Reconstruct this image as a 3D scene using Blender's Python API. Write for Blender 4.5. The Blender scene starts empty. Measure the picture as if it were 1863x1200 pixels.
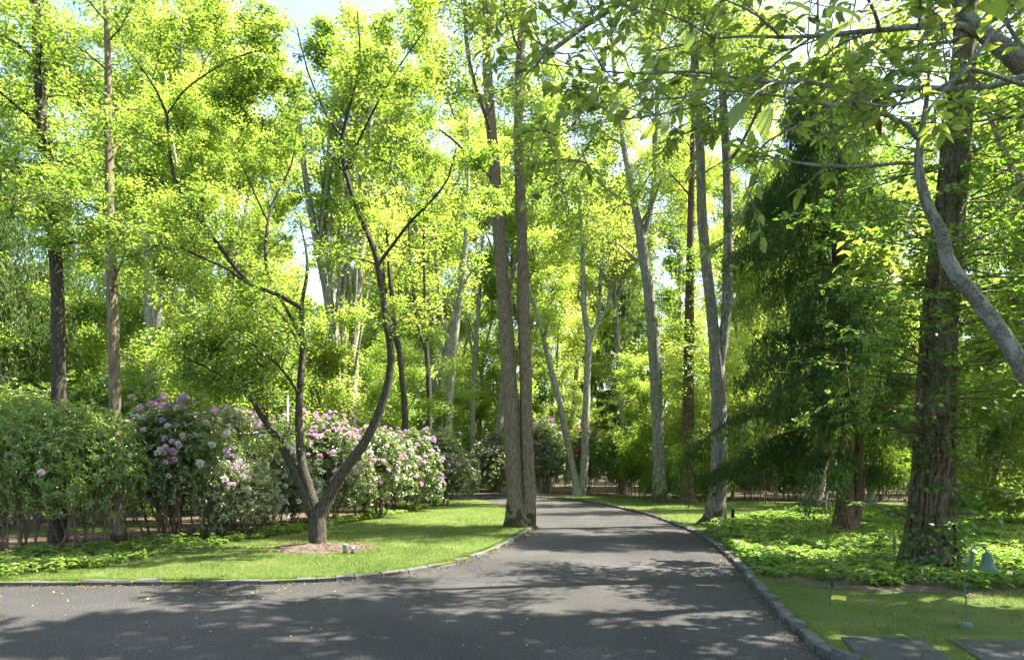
import bpy, math, random
import numpy as np
from mathutils import Vector, geometry
R = math.radians
S = bpy.context.scene
COL = S.collection

# ------------------------------------------------------------------ camera, world, sun, exposure
F, CX, HZ, EYE = 1242.0, 931.5, 850.0, 1.6
cam = bpy.data.cameras.new('camera'); co = bpy.data.objects.new('camera', cam); COL.objects.link(co)
co.location = (0, 0, EYE); co.rotation_euler = (R(90), 0, 0)
cam.sensor_width = 36; cam.lens = 36 * F / 1863; cam.shift_y = (HZ - 600) / 1863
cam.clip_start = 0.05; cam.clip_end = 2000
S.camera = co
SUN_EL, SUN_AZ = 57.0, 78.0        # azimuth clockwise from +Y: the sun stands to the right, a little ahead
w = bpy.data.worlds.new('World'); S.world = w; w.use_nodes = True
nt = w.node_tree; nt.nodes.clear()
sky = nt.nodes.new('ShaderNodeTexSky'); sky.sky_type = 'NISHITA'; sky.sun_disc = False
sky.sun_elevation = R(SUN_EL); sky.sun_rotation = R(SUN_AZ); sky.air_density = 1.0; sky.dust_density = 2.0
bg = nt.nodes.new('ShaderNodeBackground'); bg.inputs[1].default_value = 0.115
wo = nt.nodes.new('ShaderNodeOutputWorld')
nt.links.new(sky.outputs[0], bg.inputs[0]); nt.links.new(bg.outputs[0], wo.inputs[0])
sl = bpy.data.lights.new('sun', 'SUN'); sl.energy = 5.0; sl.angle = R(0.42); sl.color = (1, .93, .80)
so = bpy.data.objects.new('sun', sl); COL.objects.link(so)
tosun = Vector((math.cos(R(SUN_EL)) * math.sin(R(SUN_AZ)), math.cos(R(SUN_EL)) * math.cos(R(SUN_AZ)), math.sin(R(SUN_EL))))
so.rotation_euler = tosun.to_track_quat('Z', 'Y').to_euler()
so.location = (20, 5, 30)
S.view_settings.view_transform = 'Standard'; S.view_settings.look = 'None'
S.view_settings.gamma = 1; S.view_settings.exposure = 2.4
c = S.cycles
c.max_bounces = 9; c.diffuse_bounces = 4; c.glossy_bounces = 2; c.transmission_bounces = 7; c.transparent_max_bounces = 4
c.caustics_reflective = False; c.caustics_refractive = False
c.use_adaptive_sampling = True; c.adaptive_threshold = 0.02
c.use_denoising = True
try: c.denoiser = 'OPENIMAGEDENOISE'; c.denoising_prefilter = 'ACCURATE'
except Exception: pass
c.sample_clamp_indirect = 8

# ------------------------------------------------------------------ helpers
def G(px, py, z=0.0):
    Y = (EYE - z) * F / (py - HZ)
    return ((px - CX) / F * Y, Y, z)
def P(px, py, Y):
    return np.array([(px - CX) / F * Y, Y, EYE + (HZ - py) / F * Y])
def nrm(a):
    return a / np.maximum(np.linalg.norm(a, axis=-1, keepdims=True), 1e-9)

def mesh(name, V, faces, mat, tint=None, vec=None, smooth=False):
    """faces: list of (m,k) int arrays"""
    me = bpy.data.meshes.new(name)
    V = np.ascontiguousarray(V, np.float32)
    me.vertices.add(len(V)); me.vertices.foreach_set('co', V.ravel())
    loops = np.concatenate([f.ravel() for f in faces]).astype(np.int32)
    cnt = np.concatenate([np.full(len(f), f.shape[1], np.int32) for f in faces])
    st = np.concatenate([[0], np.cumsum(cnt)[:-1]]).astype(np.int32)
    me.loops.add(len(loops)); me.loops.foreach_set('vertex_index', loops)
    me.polygons.add(len(cnt)); me.polygons.foreach_set('loop_start', st)
    try: me.polygons.foreach_set('loop_total', cnt)
    except Exception: pass
    me.polygons.foreach_set('use_smooth', np.full(len(cnt), smooth, bool))
    me.update(calc_edges=True)
    if tint is not None:
        a = me.attributes.new('tint', 'FLOAT', 'POINT'); a.data.foreach_set('value', np.ascontiguousarray(tint, np.float32))
    if vec is not None:
        a = me.attributes.new('bk', 'FLOAT_VECTOR', 'POINT'); a.data.foreach_set('vector', np.ascontiguousarray(vec, np.float32).ravel())
    if mat: me.materials.append(mat)
    return me

def obj(name, me, parent=None, loc=(0, 0, 0)):
    o = bpy.data.objects.new(name, me); COL.objects.link(o); o.location = loc
    if parent: o.parent = parent
    return o
def thing(name, label, cat, loc=(0, 0, 0), group=None, rz=0):
    o = bpy.data.objects.new(name, None); COL.objects.link(o); o.location = loc; o.rotation_euler = (0, 0, rz)
    o.empty_display_size = .2
    o['label'] = label; o['category'] = cat
    if group: o['group'] = group
    return o
def tag(o, label, cat, group=None):
    o['label'] = label; o['category'] = cat
    if group: o['group'] = group
    return o

def vnoise(x, y, sc, seed=0):
    rr = np.random.default_rng(seed); T = rr.random((64, 64)); x = np.asarray(x) * sc + 31.7; y = np.asarray(y) * sc + 17.3
    i = np.floor(x).astype(int); j = np.floor(y).astype(int); fx = x - i; fy = y - j; fx = fx * fx * (3 - 2 * fx); fy = fy * fy * (3 - 2 * fy)
    g = lambda a, b: T[a % 64, b % 64]
    return (g(i, j) * (1 - fx) + g(i + 1, j) * fx) * (1 - fy) + (g(i, j + 1) * (1 - fx) + g(i + 1, j + 1) * fx) * fy
class Wood:
    def __init__(s): s.V = []; s.F = []; s.B = []; s.n = 0
    def tube(s, pts, rad, sides=8, lobes=0.0, lobeh=0.0, rough=0.0, rng=None, cap=False, ph=0.0):
        pts = np.asarray(pts, float); rad = np.asarray(rad, float); m = len(pts)
        t = nrm(np.gradient(pts, axis=0)); mt = np.abs(t.mean(0))
        ref = np.eye(3)[int(np.argmin(mt))]
        u = nrm(np.cross(t, ref)); v = np.cross(t, u)
        a = np.arange(sides) * 2 * math.pi / sides
        rr = np.repeat(rad[:, None], sides, 1)
        ln = np.concatenate([[0], np.cumsum(np.linalg.norm(np.diff(pts, axis=0), axis=1))])
        if lobes:
            fal = np.exp(-ln / lobeh)[:, None]
            rr = rr * (1 + lobes * fal * (0.55 + 0.5 * np.sin(5 * a + ph)[None] + 0.3 * np.sin(3 * a + 1.3 + ph)[None]))
        if rough and rng is not None:
            rr = rr * (1 + rng.normal(0, rough, rr.shape) + rough * 1.5 * np.sin(7 * a + 2)[None])
        V = pts[:, None] + rr[..., None] * (np.cos(a)[None, :, None] * u[:, None] + np.sin(a)[None, :, None] * v[:, None])
        r0 = float(rad.max())
        B = np.stack([np.repeat((np.cos(a) * r0)[None], m, 0), np.repeat((np.sin(a) * r0)[None], m, 0), np.repeat(ln[:, None], sides, 1)], -1)
        i = np.arange(m - 1)[:, None] * sides + s.n; j = np.arange(sides)[None]; j2 = (j + 1) % sides
        s.F.append(np.stack([i + j, i + j2, i + sides + j2, i + sides + j], -1).reshape(-1, 4))
        s.V.append(V.reshape(-1, 3)); s.B.append(B.reshape(-1, 3)); s.n += m * sides
        if cap:
            s.V.append(pts[-1:]); s.B.append(B.reshape(-1, 3)[-1:]); k = s.n - sides
            fc = np.stack([k + np.arange(sides), k + (np.arange(sides) + 1) % sides, np.full(sides, s.n), np.full(sides, s.n)], -1)
            s.T = getattr(s, 'T', []); s.T.append(fc[:, :3]); s.n += 1
    def build(s, name, mat, parent=None, origin=None):
        V = np.concatenate(s.V)
        if origin is not None: V = V - np.asarray(origin)
        F_ = [np.concatenate(s.F)] + ([np.concatenate(s.T)] if getattr(s, 'T', None) else [])
        return obj(name, mesh(name, V, F_, mat, vec=np.concatenate(s.B), smooth=True), parent)

# leaf templates: x across, y along, z normal; each (verts, quads)
def tpl_diamond(wd=.5, fold=.12, droop=.1):
    V = np.array([[0, 0, 0], [wd / 2, .45, fold], [0, 1, -droop], [-wd / 2, .45, fold]])
    return V, np.array([[0, 1, 2, 3]])
def tpl_leaf(wd=.5, n=6, fold=.12, droop=.25, pk=.42):
    V = []; Fq = []
    for k in range(n):
        t = k / (n - 1)
        h = wd / 2 * (math.sin(math.pi * t ** (math.log(.5) / math.log(pk)))) ** .8 if 0 < t < 1 else .004
        z = -droop * t * t
        V += [[-h, t, z + fold * h * 2], [0, t, z], [h, t, z + fold * h * 2]]
    for k in range(n - 1):
        a = 3 * k
        Fq += [[a, a + 1, a + 4, a + 3], [a + 1, a + 2, a + 5, a + 4]]
    return np.array(V), np.array(Fq)
def tpl_hex(wd=.4, fold=.1, droop=.15):
    V = np.array([[0, 0, 0], [wd / 2, .3, fold], [wd / 2 * .85, .7, fold * .6], [0, 1, -droop], [-wd / 2 * .85, .7, fold * .6], [-wd / 2, .3, fold]])
    return V, np.array([[0, 1, 2, 3], [0, 3, 4, 5]])

class Leaves:
    def __init__(s): s.p = []; s.d = []; s.n = []; s.s = []; s.t = []
    def add(s, p, d, n, sz, t): s.p.append(p); s.d.append(d); s.n.append(n); s.s.append(sz); s.t.append(t)
    def build(s, name, tpl, mat, parent=None, origin=None, smooth=False):
        p = np.concatenate(s.p); d = nrm(np.concatenate(s.d)); n = np.concatenate(s.n); sz = np.concatenate(s.s); t = np.concatenate(s.t)
        if origin is not None: p = p - np.asarray(origin)
        x = nrm(np.cross(d, n)); z = np.cross(x, d)
        TV, TF = tpl; k = len(TV)
        V = p[:, None] + sz[:, None, None] * (TV[None, :, 0:1] * x[:, None] + TV[None, :, 1:2] * d[:, None] + TV[None, :, 2:3] * z[:, None])
        Fc = (np.arange(len(p)) * k)[:, None, None] + TF[None]
        return obj(name, mesh(name, V.reshape(-1, 3), [Fc.reshape(-1, TF.shape[1])], mat, tint=np.repeat(t, k), vec=np.tile(TV, (len(p), 1)) if smooth else None, smooth=smooth), parent)

def jit(r, n, s): return r.normal(0, s, (n, 3))

def path(r, p, d, L, seg, wander, up):
    n = max(3, int(L / seg) + 1); pts = [np.array(p, float)]; d = np.array(d, float); st = L / (n - 1)
    for k in range(n - 1):
        d = d + r.normal(0, wander, 3); d[2] += up
        d /= np.linalg.norm(d); pts.append(pts[-1] + d * st)
    return np.array(pts)

def sprout(r, W, Lv, pts, rad, lv, cfg, t0=.15, shell=1.0):
    """side shoots of the polyline pts at level lv; the last level carries leaves"""
    spec = cfg['lv'][lv]; seglen = np.linalg.norm(np.diff(pts, axis=0), axis=1); Ltot = seglen.sum()
    n = spec['n'] if spec.get('n') else max(1, int(Ltot * spec['per']))
    cum = np.concatenate([[0], np.cumsum(seglen)])
    ts = np.clip(t0 + (1 - t0) * (np.arange(n) + r.uniform(0, 1, n)) / n, 0, .995)
    az = r.uniform(0, 6.28)
    for k, t in enumerate(ts):
        s_ = t * Ltot; i = min(len(pts) - 2, int(np.searchsorted(cum, s_) - 1)); i = max(i, 0)
        q = (s_ - cum[i]) / max(seglen[i], 1e-6); p = pts[i] * (1 - q) + pts[i + 1] * q
        T = (pts[i + 1] - pts[i]) / max(seglen[i], 1e-6)
        az += 2.4 + r.normal(0, .5)
        ref = np.array([0, 0, 1.]) if abs(T[2]) < .9 else np.array([1., 0, 0])
        u = np.cross(T, ref); u /= np.linalg.norm(u); v = np.cross(T, u)
        flat = spec.get('flat', 0)
        side = u * math.cos(az) + v * math.sin(az) * (1 - flat)
        side /= np.linalg.norm(side)
        ang = R(spec['ang'] + r.normal(0, 9))
        d = T * math.cos(ang) + side * math.sin(ang)
        L = (spec['len'] if spec.get('len') else Ltot * spec['ratio']) * (1 - spec.get('tap', .45) * t) * r.uniform(.7, 1.25)
        rb = float(np.interp(t, np.linspace(0, 1, len(rad)), rad)) * spec.get('rr', .55)
        rb = max(rb, .004)
        c_pts = path(r, p, d, L, spec['seg'], spec['wan'], spec['up'])
        c_rad = np.linspace(rb, max(rb * .25, .003), len(c_pts))
        if not spec.get('nowood'): W.tube(c_pts, c_rad, spec.get('sides', 5))
        if lv + 1 < len(cfg['lv']): sprout(r, W, Lv, c_pts, c_rad, lv + 1, cfg, .12)
        else: foliate(r, Lv, c_pts, cfg)

def foliate(r, Lv, pts, cfg):
    n = cfg['leaves']; L = len(pts)
    t = r.uniform(.1, 1.0, n) * (L - 1); i = np.minimum(t.astype(int), L - 2); q = (t - i)[:, None]
    p = pts[i] * (1 - q) + pts[i + 1] * q
    T = nrm(pts[i + 1] - pts[i])
    sd = nrm(np.cross(T, np.array([0, 0, 1.])) + 1e-5) * np.where(r.random(n) < .5, 1, -1)[:, None]
    d = nrm(T * .7 + sd * 1.0 + jit(r, n, .35) + np.array([0, 0, cfg.get('ldrop', -.15)]))
    nn = nrm(np.array([0, 0, 1.]) + jit(r, n, cfg.get('nj', .45)))
    p = p + sd * r.uniform(0, cfg.get('spread', .08), n)[:, None] + jit(r, n, cfg.get('scat', .05))
    Lv.add(p, d, nn, cfg['size'] * r.uniform(.65, 1.25, n), np.clip(r.normal(.47, .13, n) + r.normal(0, .2), 0, 1))

# ------------------------------------------------------------------ materials
def nodes(name):
    m = bpy.data.materials.new(name); m.use_nodes = True; t = m.node_tree; t.nodes.clear()
    return m, t, t.nodes.new, t.links.new
def leaf_mat(name, a, b, ta, tb, tr=.5, gloss=.06, rough=.45, objvar=.0, veins=False):
    """a,b reflected colours (two ends of the leaf tint), ta,tb colours of the light let through"""
    m, t, N, K = nodes(name)
    at = N('ShaderNodeAttribute'); at.attribute_name = 'tint'
    fac = at.outputs['Fac']
    if objvar:
        oi = N('ShaderNodeObjectInfo'); ma = N('ShaderNodeMath'); ma.operation = 'MULTIPLY_ADD'
        K(oi.outputs['Random'], ma.inputs[0]); ma.inputs[1].default_value = objvar; ma.inputs[2].default_value = -objvar / 2
        ad = N('ShaderNodeMath'); ad.operation = 'ADD'; ad.use_clamp = True; K(ma.outputs[0], ad.inputs[0]); K(fac, ad.inputs[1]); fac = ad.outputs[0]
    if veins:   # side veins running up and out from the midrib, in the leaf's own coordinates
        av = N('ShaderNodeAttribute'); av.attribute_name = 'bk'; sx = N('ShaderNodeSeparateXYZ'); K(av.outputs['Vector'], sx.inputs[0])
        ab = N('ShaderNodeMath'); ab.operation = 'ABSOLUTE'; K(sx.outputs[0], ab.inputs[0])
        m1 = N('ShaderNodeMath'); m1.operation = 'MULTIPLY_ADD'; K(ab.outputs[0], m1.inputs[0]); m1.inputs[1].default_value = -.9; K(sx.outputs[1], m1.inputs[2])
        m2 = N('ShaderNodeMath'); m2.operation = 'MULTIPLY'; K(m1.outputs[0], m2.inputs[0]); m2.inputs[1].default_value = 62
        sn = N('ShaderNodeMath'); sn.operation = 'SINE'; K(m2.outputs[0], sn.inputs[0])
        r1 = ramp(N, [(.72, (1, 1, 1)), (.98, (.72, .76, .62))]); K(sn.outputs[0], r1.inputs[0])
        r2 = ramp(N, [(.006, (1.0, 1.0, .8)), (.016, (1, 1, 1))]); K(ab.outputs[0], r2.inputs[0])
        nz = N('ShaderNodeTexNoise'); nz.inputs['Scale'].default_value = 30; r3 = ramp(N, [(.35, (.72, .74, .68)), (.6, (1, 1, 1))]); K(nz.outputs[0], r3.inputs[0])
        q1 = N('ShaderNodeMix'); q1.data_type = 'RGBA'; q1.blend_type = 'MULTIPLY'; q1.inputs[0].default_value = 1; K(r1.outputs[0], q1.inputs[6]); K(r3.outputs[0], q1.inputs[7]); vr = q1.outputs[2]
    def mx(c1, c2):
        x = N('ShaderNodeMix'); x.data_type = 'RGBA'; K(fac, x.inputs[0]); x.inputs[6].default_value = (*c1, 1); x.inputs[7].default_value = (*c2, 1)
        if not veins: return x.outputs[2]
        y_ = N('ShaderNodeMix'); y_.data_type = 'RGBA'; y_.blend_type = 'MULTIPLY'; y_.inputs[0].default_value = 1; K(x.outputs[2], y_.inputs[6]); K(vr, y_.inputs[7]); return y_.outputs[2]
    d = N('ShaderNodeBsdfDiffuse'); K(mx(a, b), d.inputs[0])
    l = N('ShaderNodeBsdfTranslucent'); K(mx(ta, tb), l.inputs[0])
    ms = N('ShaderNodeMixShader'); ms.inputs[0].default_value = tr; K(d.outputs[0], ms.inputs[1]); K(l.outputs[0], ms.inputs[2])
    g = N('ShaderNodeBsdfGlossy'); g.inputs['Roughness'].default_value = rough; g.inputs[0].default_value = (1, 1, 1, 1)
    m2 = N('ShaderNodeMixShader'); m2.inputs[0].default_value = gloss; K(ms.outputs[0], m2.inputs[1]); K(g.outputs[0], m2.inputs[2])
    o = N('ShaderNodeOutputMaterial'); K(m2.outputs[0], o.inputs[0]); return m
def ramp(N, stops):
    r_ = N('ShaderNodeValToRGB'); e = r_.color_ramp.elements
    while len(e) < len(stops): e.new(.5)
    for k, (p_, c_) in enumerate(stops): e[k].position = p_; e[k].color = (*c_, 1)
    return r_
def bark_mat(name, dark, light, lichen=None, lic=.55, stretch=.18, scale=16, bump=.6, moss=0, ring=False):
    m, t, N, K = nodes(name)
    at = N('ShaderNodeAttribute'); at.attribute_name = 'bk'
    mp = N('ShaderNodeMapping'); K(at.outputs['Vector'], mp.inputs[0]); mp.inputs['Scale'].default_value = (1, 1, stretch) if not ring else (.35, .35, 3.5)
    n1 = N('ShaderNodeTexNoise'); n1.inputs['Scale'].default_value = scale; n1.inputs['Detail'].default_value = 7; n1.inputs['Roughness'].default_value = .65; K(mp.outputs[0], n1.inputs[0])
    cr = ramp(N, [(.34, dark), (.5, tuple((x + y) / 2 for x, y in zip(dark, light))), (.66, light)]); K(n1.outputs[0], cr.inputs[0])
    nf = N('ShaderNodeTexNoise'); nf.inputs['Scale'].default_value = scale * 3.2; nf.inputs['Detail'].default_value = 5; nf.inputs['Roughness'].default_value = .75
    mp2 = N('ShaderNodeMapping'); K(at.outputs['Vector'], mp2.inputs[0]); mp2.inputs['Scale'].default_value = (1, 1, min(1, stretch * 2.2)) if not ring else (.4, .4, 1.6); K(mp2.outputs[0], nf.inputs[0])
    rf = ramp(N, [(.36, (.42, .42, .42)), (.56, (1, 1, 1))]); K(nf.outputs[0], rf.inputs[0])
    mm = N('ShaderNodeMix'); mm.data_type = 'RGBA'; mm.blend_type = 'MULTIPLY'; mm.inputs[0].default_value = 1; K(cr.outputs[0], mm.inputs[6]); K(rf.outputs[0], mm.inputs[7])
    colr = mm.outputs[2]
    def over(mask, col, colr):
        x = N('ShaderNodeMix'); x.data_type = 'RGBA'; K(mask, x.inputs[0]); K(colr, x.inputs[6]); x.inputs[7].default_value = (*col, 1); return x.outputs[2]
    if lichen:
        n2 = N('ShaderNodeTexNoise'); n2.inputs['Scale'].default_value = 5.5; n2.inputs['Detail'].default_value = 8; n2.inputs['Roughness'].default_value = .7; K(at.outputs['Vector'], n2.inputs[0])
        r2 = ramp(N, [(lic, (0, 0, 0)), (lic + .09, (.75, .75, .75))]); K(n2.outputs[0], r2.inputs[0]); colr = over(r2.outputs[0], lichen, colr)
    if moss:
        ge = N('ShaderNodeNewGeometry'); sx = N('ShaderNodeSeparateXYZ'); K(ge.outputs['Position'], sx.inputs[0])
        n3 = N('ShaderNodeTexNoise'); n3.inputs['Scale'].default_value = 4; n3.inputs['Detail'].default_value = 5; K(ge.outputs['Position'], n3.inputs[0])
        ma = N('ShaderNodeMath'); ma.operation = 'MULTIPLY_ADD'; K(n3.outputs[0], ma.inputs[0]); ma.inputs[1].default_value = 3.2; ma.inputs[2].default_value = moss - 1.65
        sb = N('ShaderNodeMath'); sb.operation = 'SUBTRACT'; K(ma.outputs[0], sb.inputs[0]); K(sx.outputs['Z'], sb.inputs[1])
        ml = N('ShaderNodeMath'); ml.operation = 'MULTIPLY'; ml.use_clamp = True; K(sb.outputs[0], ml.inputs[0]); ml.inputs[1].default_value = 4
        m9 = N('ShaderNodeMath'); m9.operation = 'MULTIPLY'; K(ml.outputs[0], m9.inputs[0]); m9.inputs[1].default_value = .85
        colr = over(m9.outputs[0], (.035, .04, .012), colr)
    b = N('ShaderNodeBsdfPrincipled'); K(colr, b.inputs['Base Color']); b.inputs['Roughness'].default_value = .9; b.inputs['Specular IOR Level'].default_value = .2
    bu = N('ShaderNodeBump'); bu.inputs['Strength'].default_value = bump; bu.inputs['Distance'].default_value = .03; ah = N('ShaderNodeMath'); ah.operation = 'ADD'; K(n1.outputs[0], ah.inputs[0]); K(nf.outputs[0], ah.inputs[1]); K(ah.outputs[0], bu.inputs['Height']); K(bu.outputs[0], b.inputs['Normal'])
    o = N('ShaderNodeOutputMaterial'); K(b.outputs[0], o.inputs[0]); return m
def ground_mat(name, stops, scale=3, fine=60, bump=.4, fmix=.5, rough=.95, dist=.02, spots=None, big=None):
    m, t, N, K = nodes(name)
    ge = N('ShaderNodeNewGeometry')
    n1 = N('ShaderNodeTexNoise'); n1.inputs['Scale'].default_value = scale; n1.inputs['Detail'].default_value = 6; K(ge.outputs['Position'], n1.inputs[0])
    n2 = N('ShaderNodeTexNoise'); n2.inputs['Scale'].default_value = fine; n2.inputs['Detail'].default_value = 4; n2.inputs['Roughness'].default_value = .7; K(ge.outputs['Position'], n2.inputs[0])
    mx = N('ShaderNodeMix'); mx.data_type = 'FLOAT'; mx.inputs[0].default_value = fmix; K(n1.outputs[0], mx.inputs[2]); K(n2.outputs[0], mx.inputs[3])
    cr = ramp(N, stops); K(mx.outputs[0], cr.inputs[0]); colr = cr.outputs[0]
    if spots:
        vo = N('ShaderNodeTexVoronoi'); vo.inputs['Scale'].default_value = spots[0]; K(ge.outputs['Position'], vo.inputs[0])
        r2 = ramp(N, [(spots[1], (1, 1, 1)), (spots[1] + .05, (0, 0, 0))]); K(vo.outputs['Distance'], r2.inputs[0])
        x = N('ShaderNodeMix'); x.data_type = 'RGBA'; K(r2.outputs[0], x.inputs[0]); K(colr, x.inputs[6]); x.inputs[7].default_value = (*spots[2], 1); colr = x.outputs[2]
    if big:
        n4 = N('ShaderNodeTexNoise'); n4.inputs['Scale'].default_value = big[0]; n4.inputs['Detail'].default_value = 5; n4.inputs['Roughness'].default_value = .6; K(ge.outputs['Position'], n4.inputs[0])
        r4 = ramp(N, [(big[1], (0, 0, 0)), (big[1] + .12, (.8, .8, .8))]); K(n4.outputs[0], r4.inputs[0])
        x = N('ShaderNodeMix'); x.data_type = 'RGBA'; K(r4.outputs[0], x.inputs[0]); K(colr, x.inputs[6]); x.inputs[7].default_value = (*big[2], 1); colr = x.outputs[2]
    b = N('ShaderNodeBsdfPrincipled'); K(colr, b.inputs['Base Color']); b.inputs['Roughness'].default_value = rough; b.inputs['Specular IOR Level'].default_value = .3
    bu = N('ShaderNodeBump'); bu.inputs['Strength'].default_value = bump; bu.inputs['Distance'].default_value = dist; K(n2.outputs[0], bu.inputs['Height']); K(bu.outputs[0], b.inputs['Normal'])
    o = N('ShaderNodeOutputMaterial'); K(b.outputs[0], o.inputs[0]); return m
def plain(name, c1, c2, rough=.5, metal=0, scale=30):
    m, t, N, K = nodes(name)
    n1 = N('ShaderNodeTexNoise'); n1.inputs['Scale'].default_value = scale; n1.inputs['Detail'].default_value = 5
    tc = N('ShaderNodeTexCoord'); K(tc.outputs['Object'], n1.inputs[0])
    cr = ramp(N, [(.35, c1), (.65, c2)]); K(n1.outputs[0], cr.inputs[0])
    b = N('ShaderNodeBsdfPrincipled'); K(cr.outputs[0], b.inputs['Base Color']); b.inputs['Roughness'].default_value = rough; b.inputs['Metallic'].default_value = metal
    o = N('ShaderNodeOutputMaterial'); K(b.outputs[0], o.inputs[0]); return m

M = {}
M['wood_leaf'] = leaf_mat('woodland leaf', (.08, .15, .028), (.15, .20, .042), (.36, .55, .06), (.62, .72, .12), .58, .04, objvar=.7)
M['young_leaf'] = leaf_mat('young maple leaf', (.05, .115, .02), (.12, .18, .035), (.20, .38, .03), (.52, .64, .09), .54, .05)
M['oak_leaf'] = leaf_mat('oak leaf', (.06, .12, .022), (.12, .17, .035), (.25, .42, .04), (.52, .62, .09), .52, .05)
M['cherry_leaf'] = leaf_mat('cherry leaf', (.095, .155, .035), (.15, .20, .05), (.36, .52, .06), (.60, .70, .12), .54, .035, .45, veins=True)
M['vine_leaf'] = leaf_mat('vine leaf', (.045, .12, .02), (.09, .17, .03), (.14, .34, .03), (.36, .54, .06), .45, .045, .45)
M['rhodo_leaf'] = leaf_mat('rhododendron leaf', (.065, .12, .025), (.14, .18, .05), (.22, .38, .04), (.42, .50, .07), .35, .16, .40)
M['pale_leaf'] = leaf_mat('pale shrub leaf', (.13, .18, .06), (.24, .26, .12), (.32, .42, .08), (.5, .55, .16), .38, .16, .42)
M['azalea_leaf'] = leaf_mat('azalea leaf', (.085, .16, .03), (.16, .22, .055), (.28, .48, .04), (.50, .62, .08), .45, .10, .4)
M['shrub_leaf'] = leaf_mat('shrub leaf', (.065, .14, .02), (.12, .19, .03), (.26, .48, .025), (.50, .64, .05), .5, .07, objvar=.5)
M['cypress_leaf'] = leaf_mat('cypress spray', (.026, .062, .016), (.065, .11, .025), (.05, .13, .016), (.18, .29, .03), .34, .012, .6)
M['pine_leaf'] = leaf_mat('pine needle', (.04, .09, .022), (.09, .14, .035), (.12, .26, .03), (.30, .42, .06), .38, .02, .6)
M['cover_leaf'] = leaf_mat('ground cover leaf', (.065, .15, .022), (.17, .24, .05), (.18, .40, .03), (.44, .55, .08), .45, .04, .45)
M['grass_leaf'] = leaf_mat('grass blade', (.055, .115, .014), (.17, .205, .045), (.12, .24, .015), (.32, .36, .06), .4, .03, .5)
M['fallen'] = leaf_mat('fallen leaf', (.22, .24, .04), (.36, .30, .06), (.3, .3, .05), (.4, .35, .05), .3, .05)
M['debris'] = leaf_mat('dry debris', (.10, .07, .04), (.26, .19, .11), (.1, .07, .03), (.2, .15, .08), .2, .02)
for nme, a_, b_ in [('pink', (.62, .30, .52), (.84, .62, .78)), ('purple', (.46, .28, .56), (.70, .52, .76)), ('magenta', (.48, .12, .34), (.64, .24, .50)),
                    ('white', (.78, .76, .74), (.86, .82, .84)), ('blush', (.74, .50, .68), (.85, .72, .80)), ('red', (.55, .02, .06), (.70, .06, .14))]:
    M[nme] = leaf_mat(nme + ' petal', a_, b_, a_, b_, .35, .03)
M['grey_bark'] = bark_mat('grey oak bark', (.10, .085, .065), (.36, .33, .26), (.42, .46, .36), .56, moss=.7)
M['brown_bark'] = bark_mat('brown oak bark', (.10, .075, .05), (.38, .31, .22), (.34, .36, .26), .62, stretch=.25, scale=24, moss=.6)
M['maple_bark'] = bark_mat('dark maple bark', (.03, .026, .02), (.13, .115, .085), (.24, .26, .20), .60, stretch=.45, scale=26, moss=.0)
M['pale_bark'] = bark_mat('pale woodland bark', (.15, .135, .10), (.42, .40, .31), (.46, .50, .40), .53, scale=12)
M['red_bark'] = bark_mat('shredding red bark', (.04, .026, .018), (.26, .165, .10), (.18, .18, .10), .57, stretch=.2, scale=18, bump=1)
M['vine_bark'] = bark_mat('vine clad bark', (.05, .043, .03), (.33, .275, .195), (.20, .23, .11), .50, stretch=.34, scale=17, bump=1, moss=.4)
M['vine_wood'] = bark_mat('climbing vine bark', (.06, .042, .028), (.36, .26, .17), None, stretch=.3, scale=26, bump=1)
M['cherry_bark'] = bark_mat('cherry bark', (.17, .155, .125), (.56, .53, .44), (.62, .63, .53), .48, scale=34, bump=1, ring=True)
M['stem_bark'] = bark_mat('shrub stem bark', (.10, .065, .04), (.34, .24, .16), None, scale=30)
M['stone'] = ground_mat('granite kerb', [(.35, (.045, .047, .044)), (.52, (.10, .10, .095)), (.7, (.20, .195, .18))], 2.2, 70, .8, .5, .85, .012, big=(1.6, .53, (.06, .07, .035)))
M['slate'] = ground_mat('bluestone slab', [(.35, (.022, .026, .026)), (.55, (.045, .05, .05)), (.7, (.085, .085, .08))], 3, 40, .35, .35, .7, .01, big=(6, .62, (.20, .20, .17)))
M['asphalt'] = ground_mat('driveway asphalt', [(.36, (.010, .010, .010)), (.5, (.033, .0325, .032)), (.63, (.11, .106, .102))], .5, 60, 1, .76, .9, .012, spots=(95, .13, (.20, .19, .18)))
M['litter'] = ground_mat('leaf litter', [(.3, (.025, .018, .012)), (.5, (.08, .058, .038)), (.68, (.20, .14, .09))], 3, 45, 1, .65, .95, .04)
M['mulch'] = ground_mat('bark mulch', [(.3, (.045, .032, .025)), (.5, (.13, .095, .075)), (.68, (.28, .22, .18))], 5, 60, 1, .7, .95, .04)
M['soil'] = ground_mat('damp soil', [(.3, (.04, .03, .022)), (.55, (.10, .075, .055)), (.7, (.18, .13, .10))], 5, 60, .8, .6)
M['lawn'] = ground_mat('lawn turf', [(.3, (.035, .07, .010)), (.5, (.08, .125, .018)), (.7, (.15, .17, .04))], 1.6, 90, .8, .55, .95, .03, big=(1.1, .60, (.20, .16, .08)))
M['cover_soil'] = ground_mat('soil under ground cover', [(.3, (.03, .05, .01)), (.6, (.06, .10, .02)), (.75, (.10, .13, .03))], 4, 50, .8)
M['verdigris'] = plain('verdigris copper', (.045, .10, .065), (.10, .18, .12), .75, .1, 70)
M['black_metal'] = plain('black metal', (.012, .016, .012), (.03, .035, .025), .5)
M['grey_green'] = plain('grey green metal', (.10, .15, .15), (.17, .23, .22), .45, .2)
M['yellow'] = plain('yellow plastic', (.75, .62, .06), (.85, .72, .12), .5)
M['lens'] = plain('lamp lens', (.55, .55, .5), (.75, .75, .72), .15)
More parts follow.
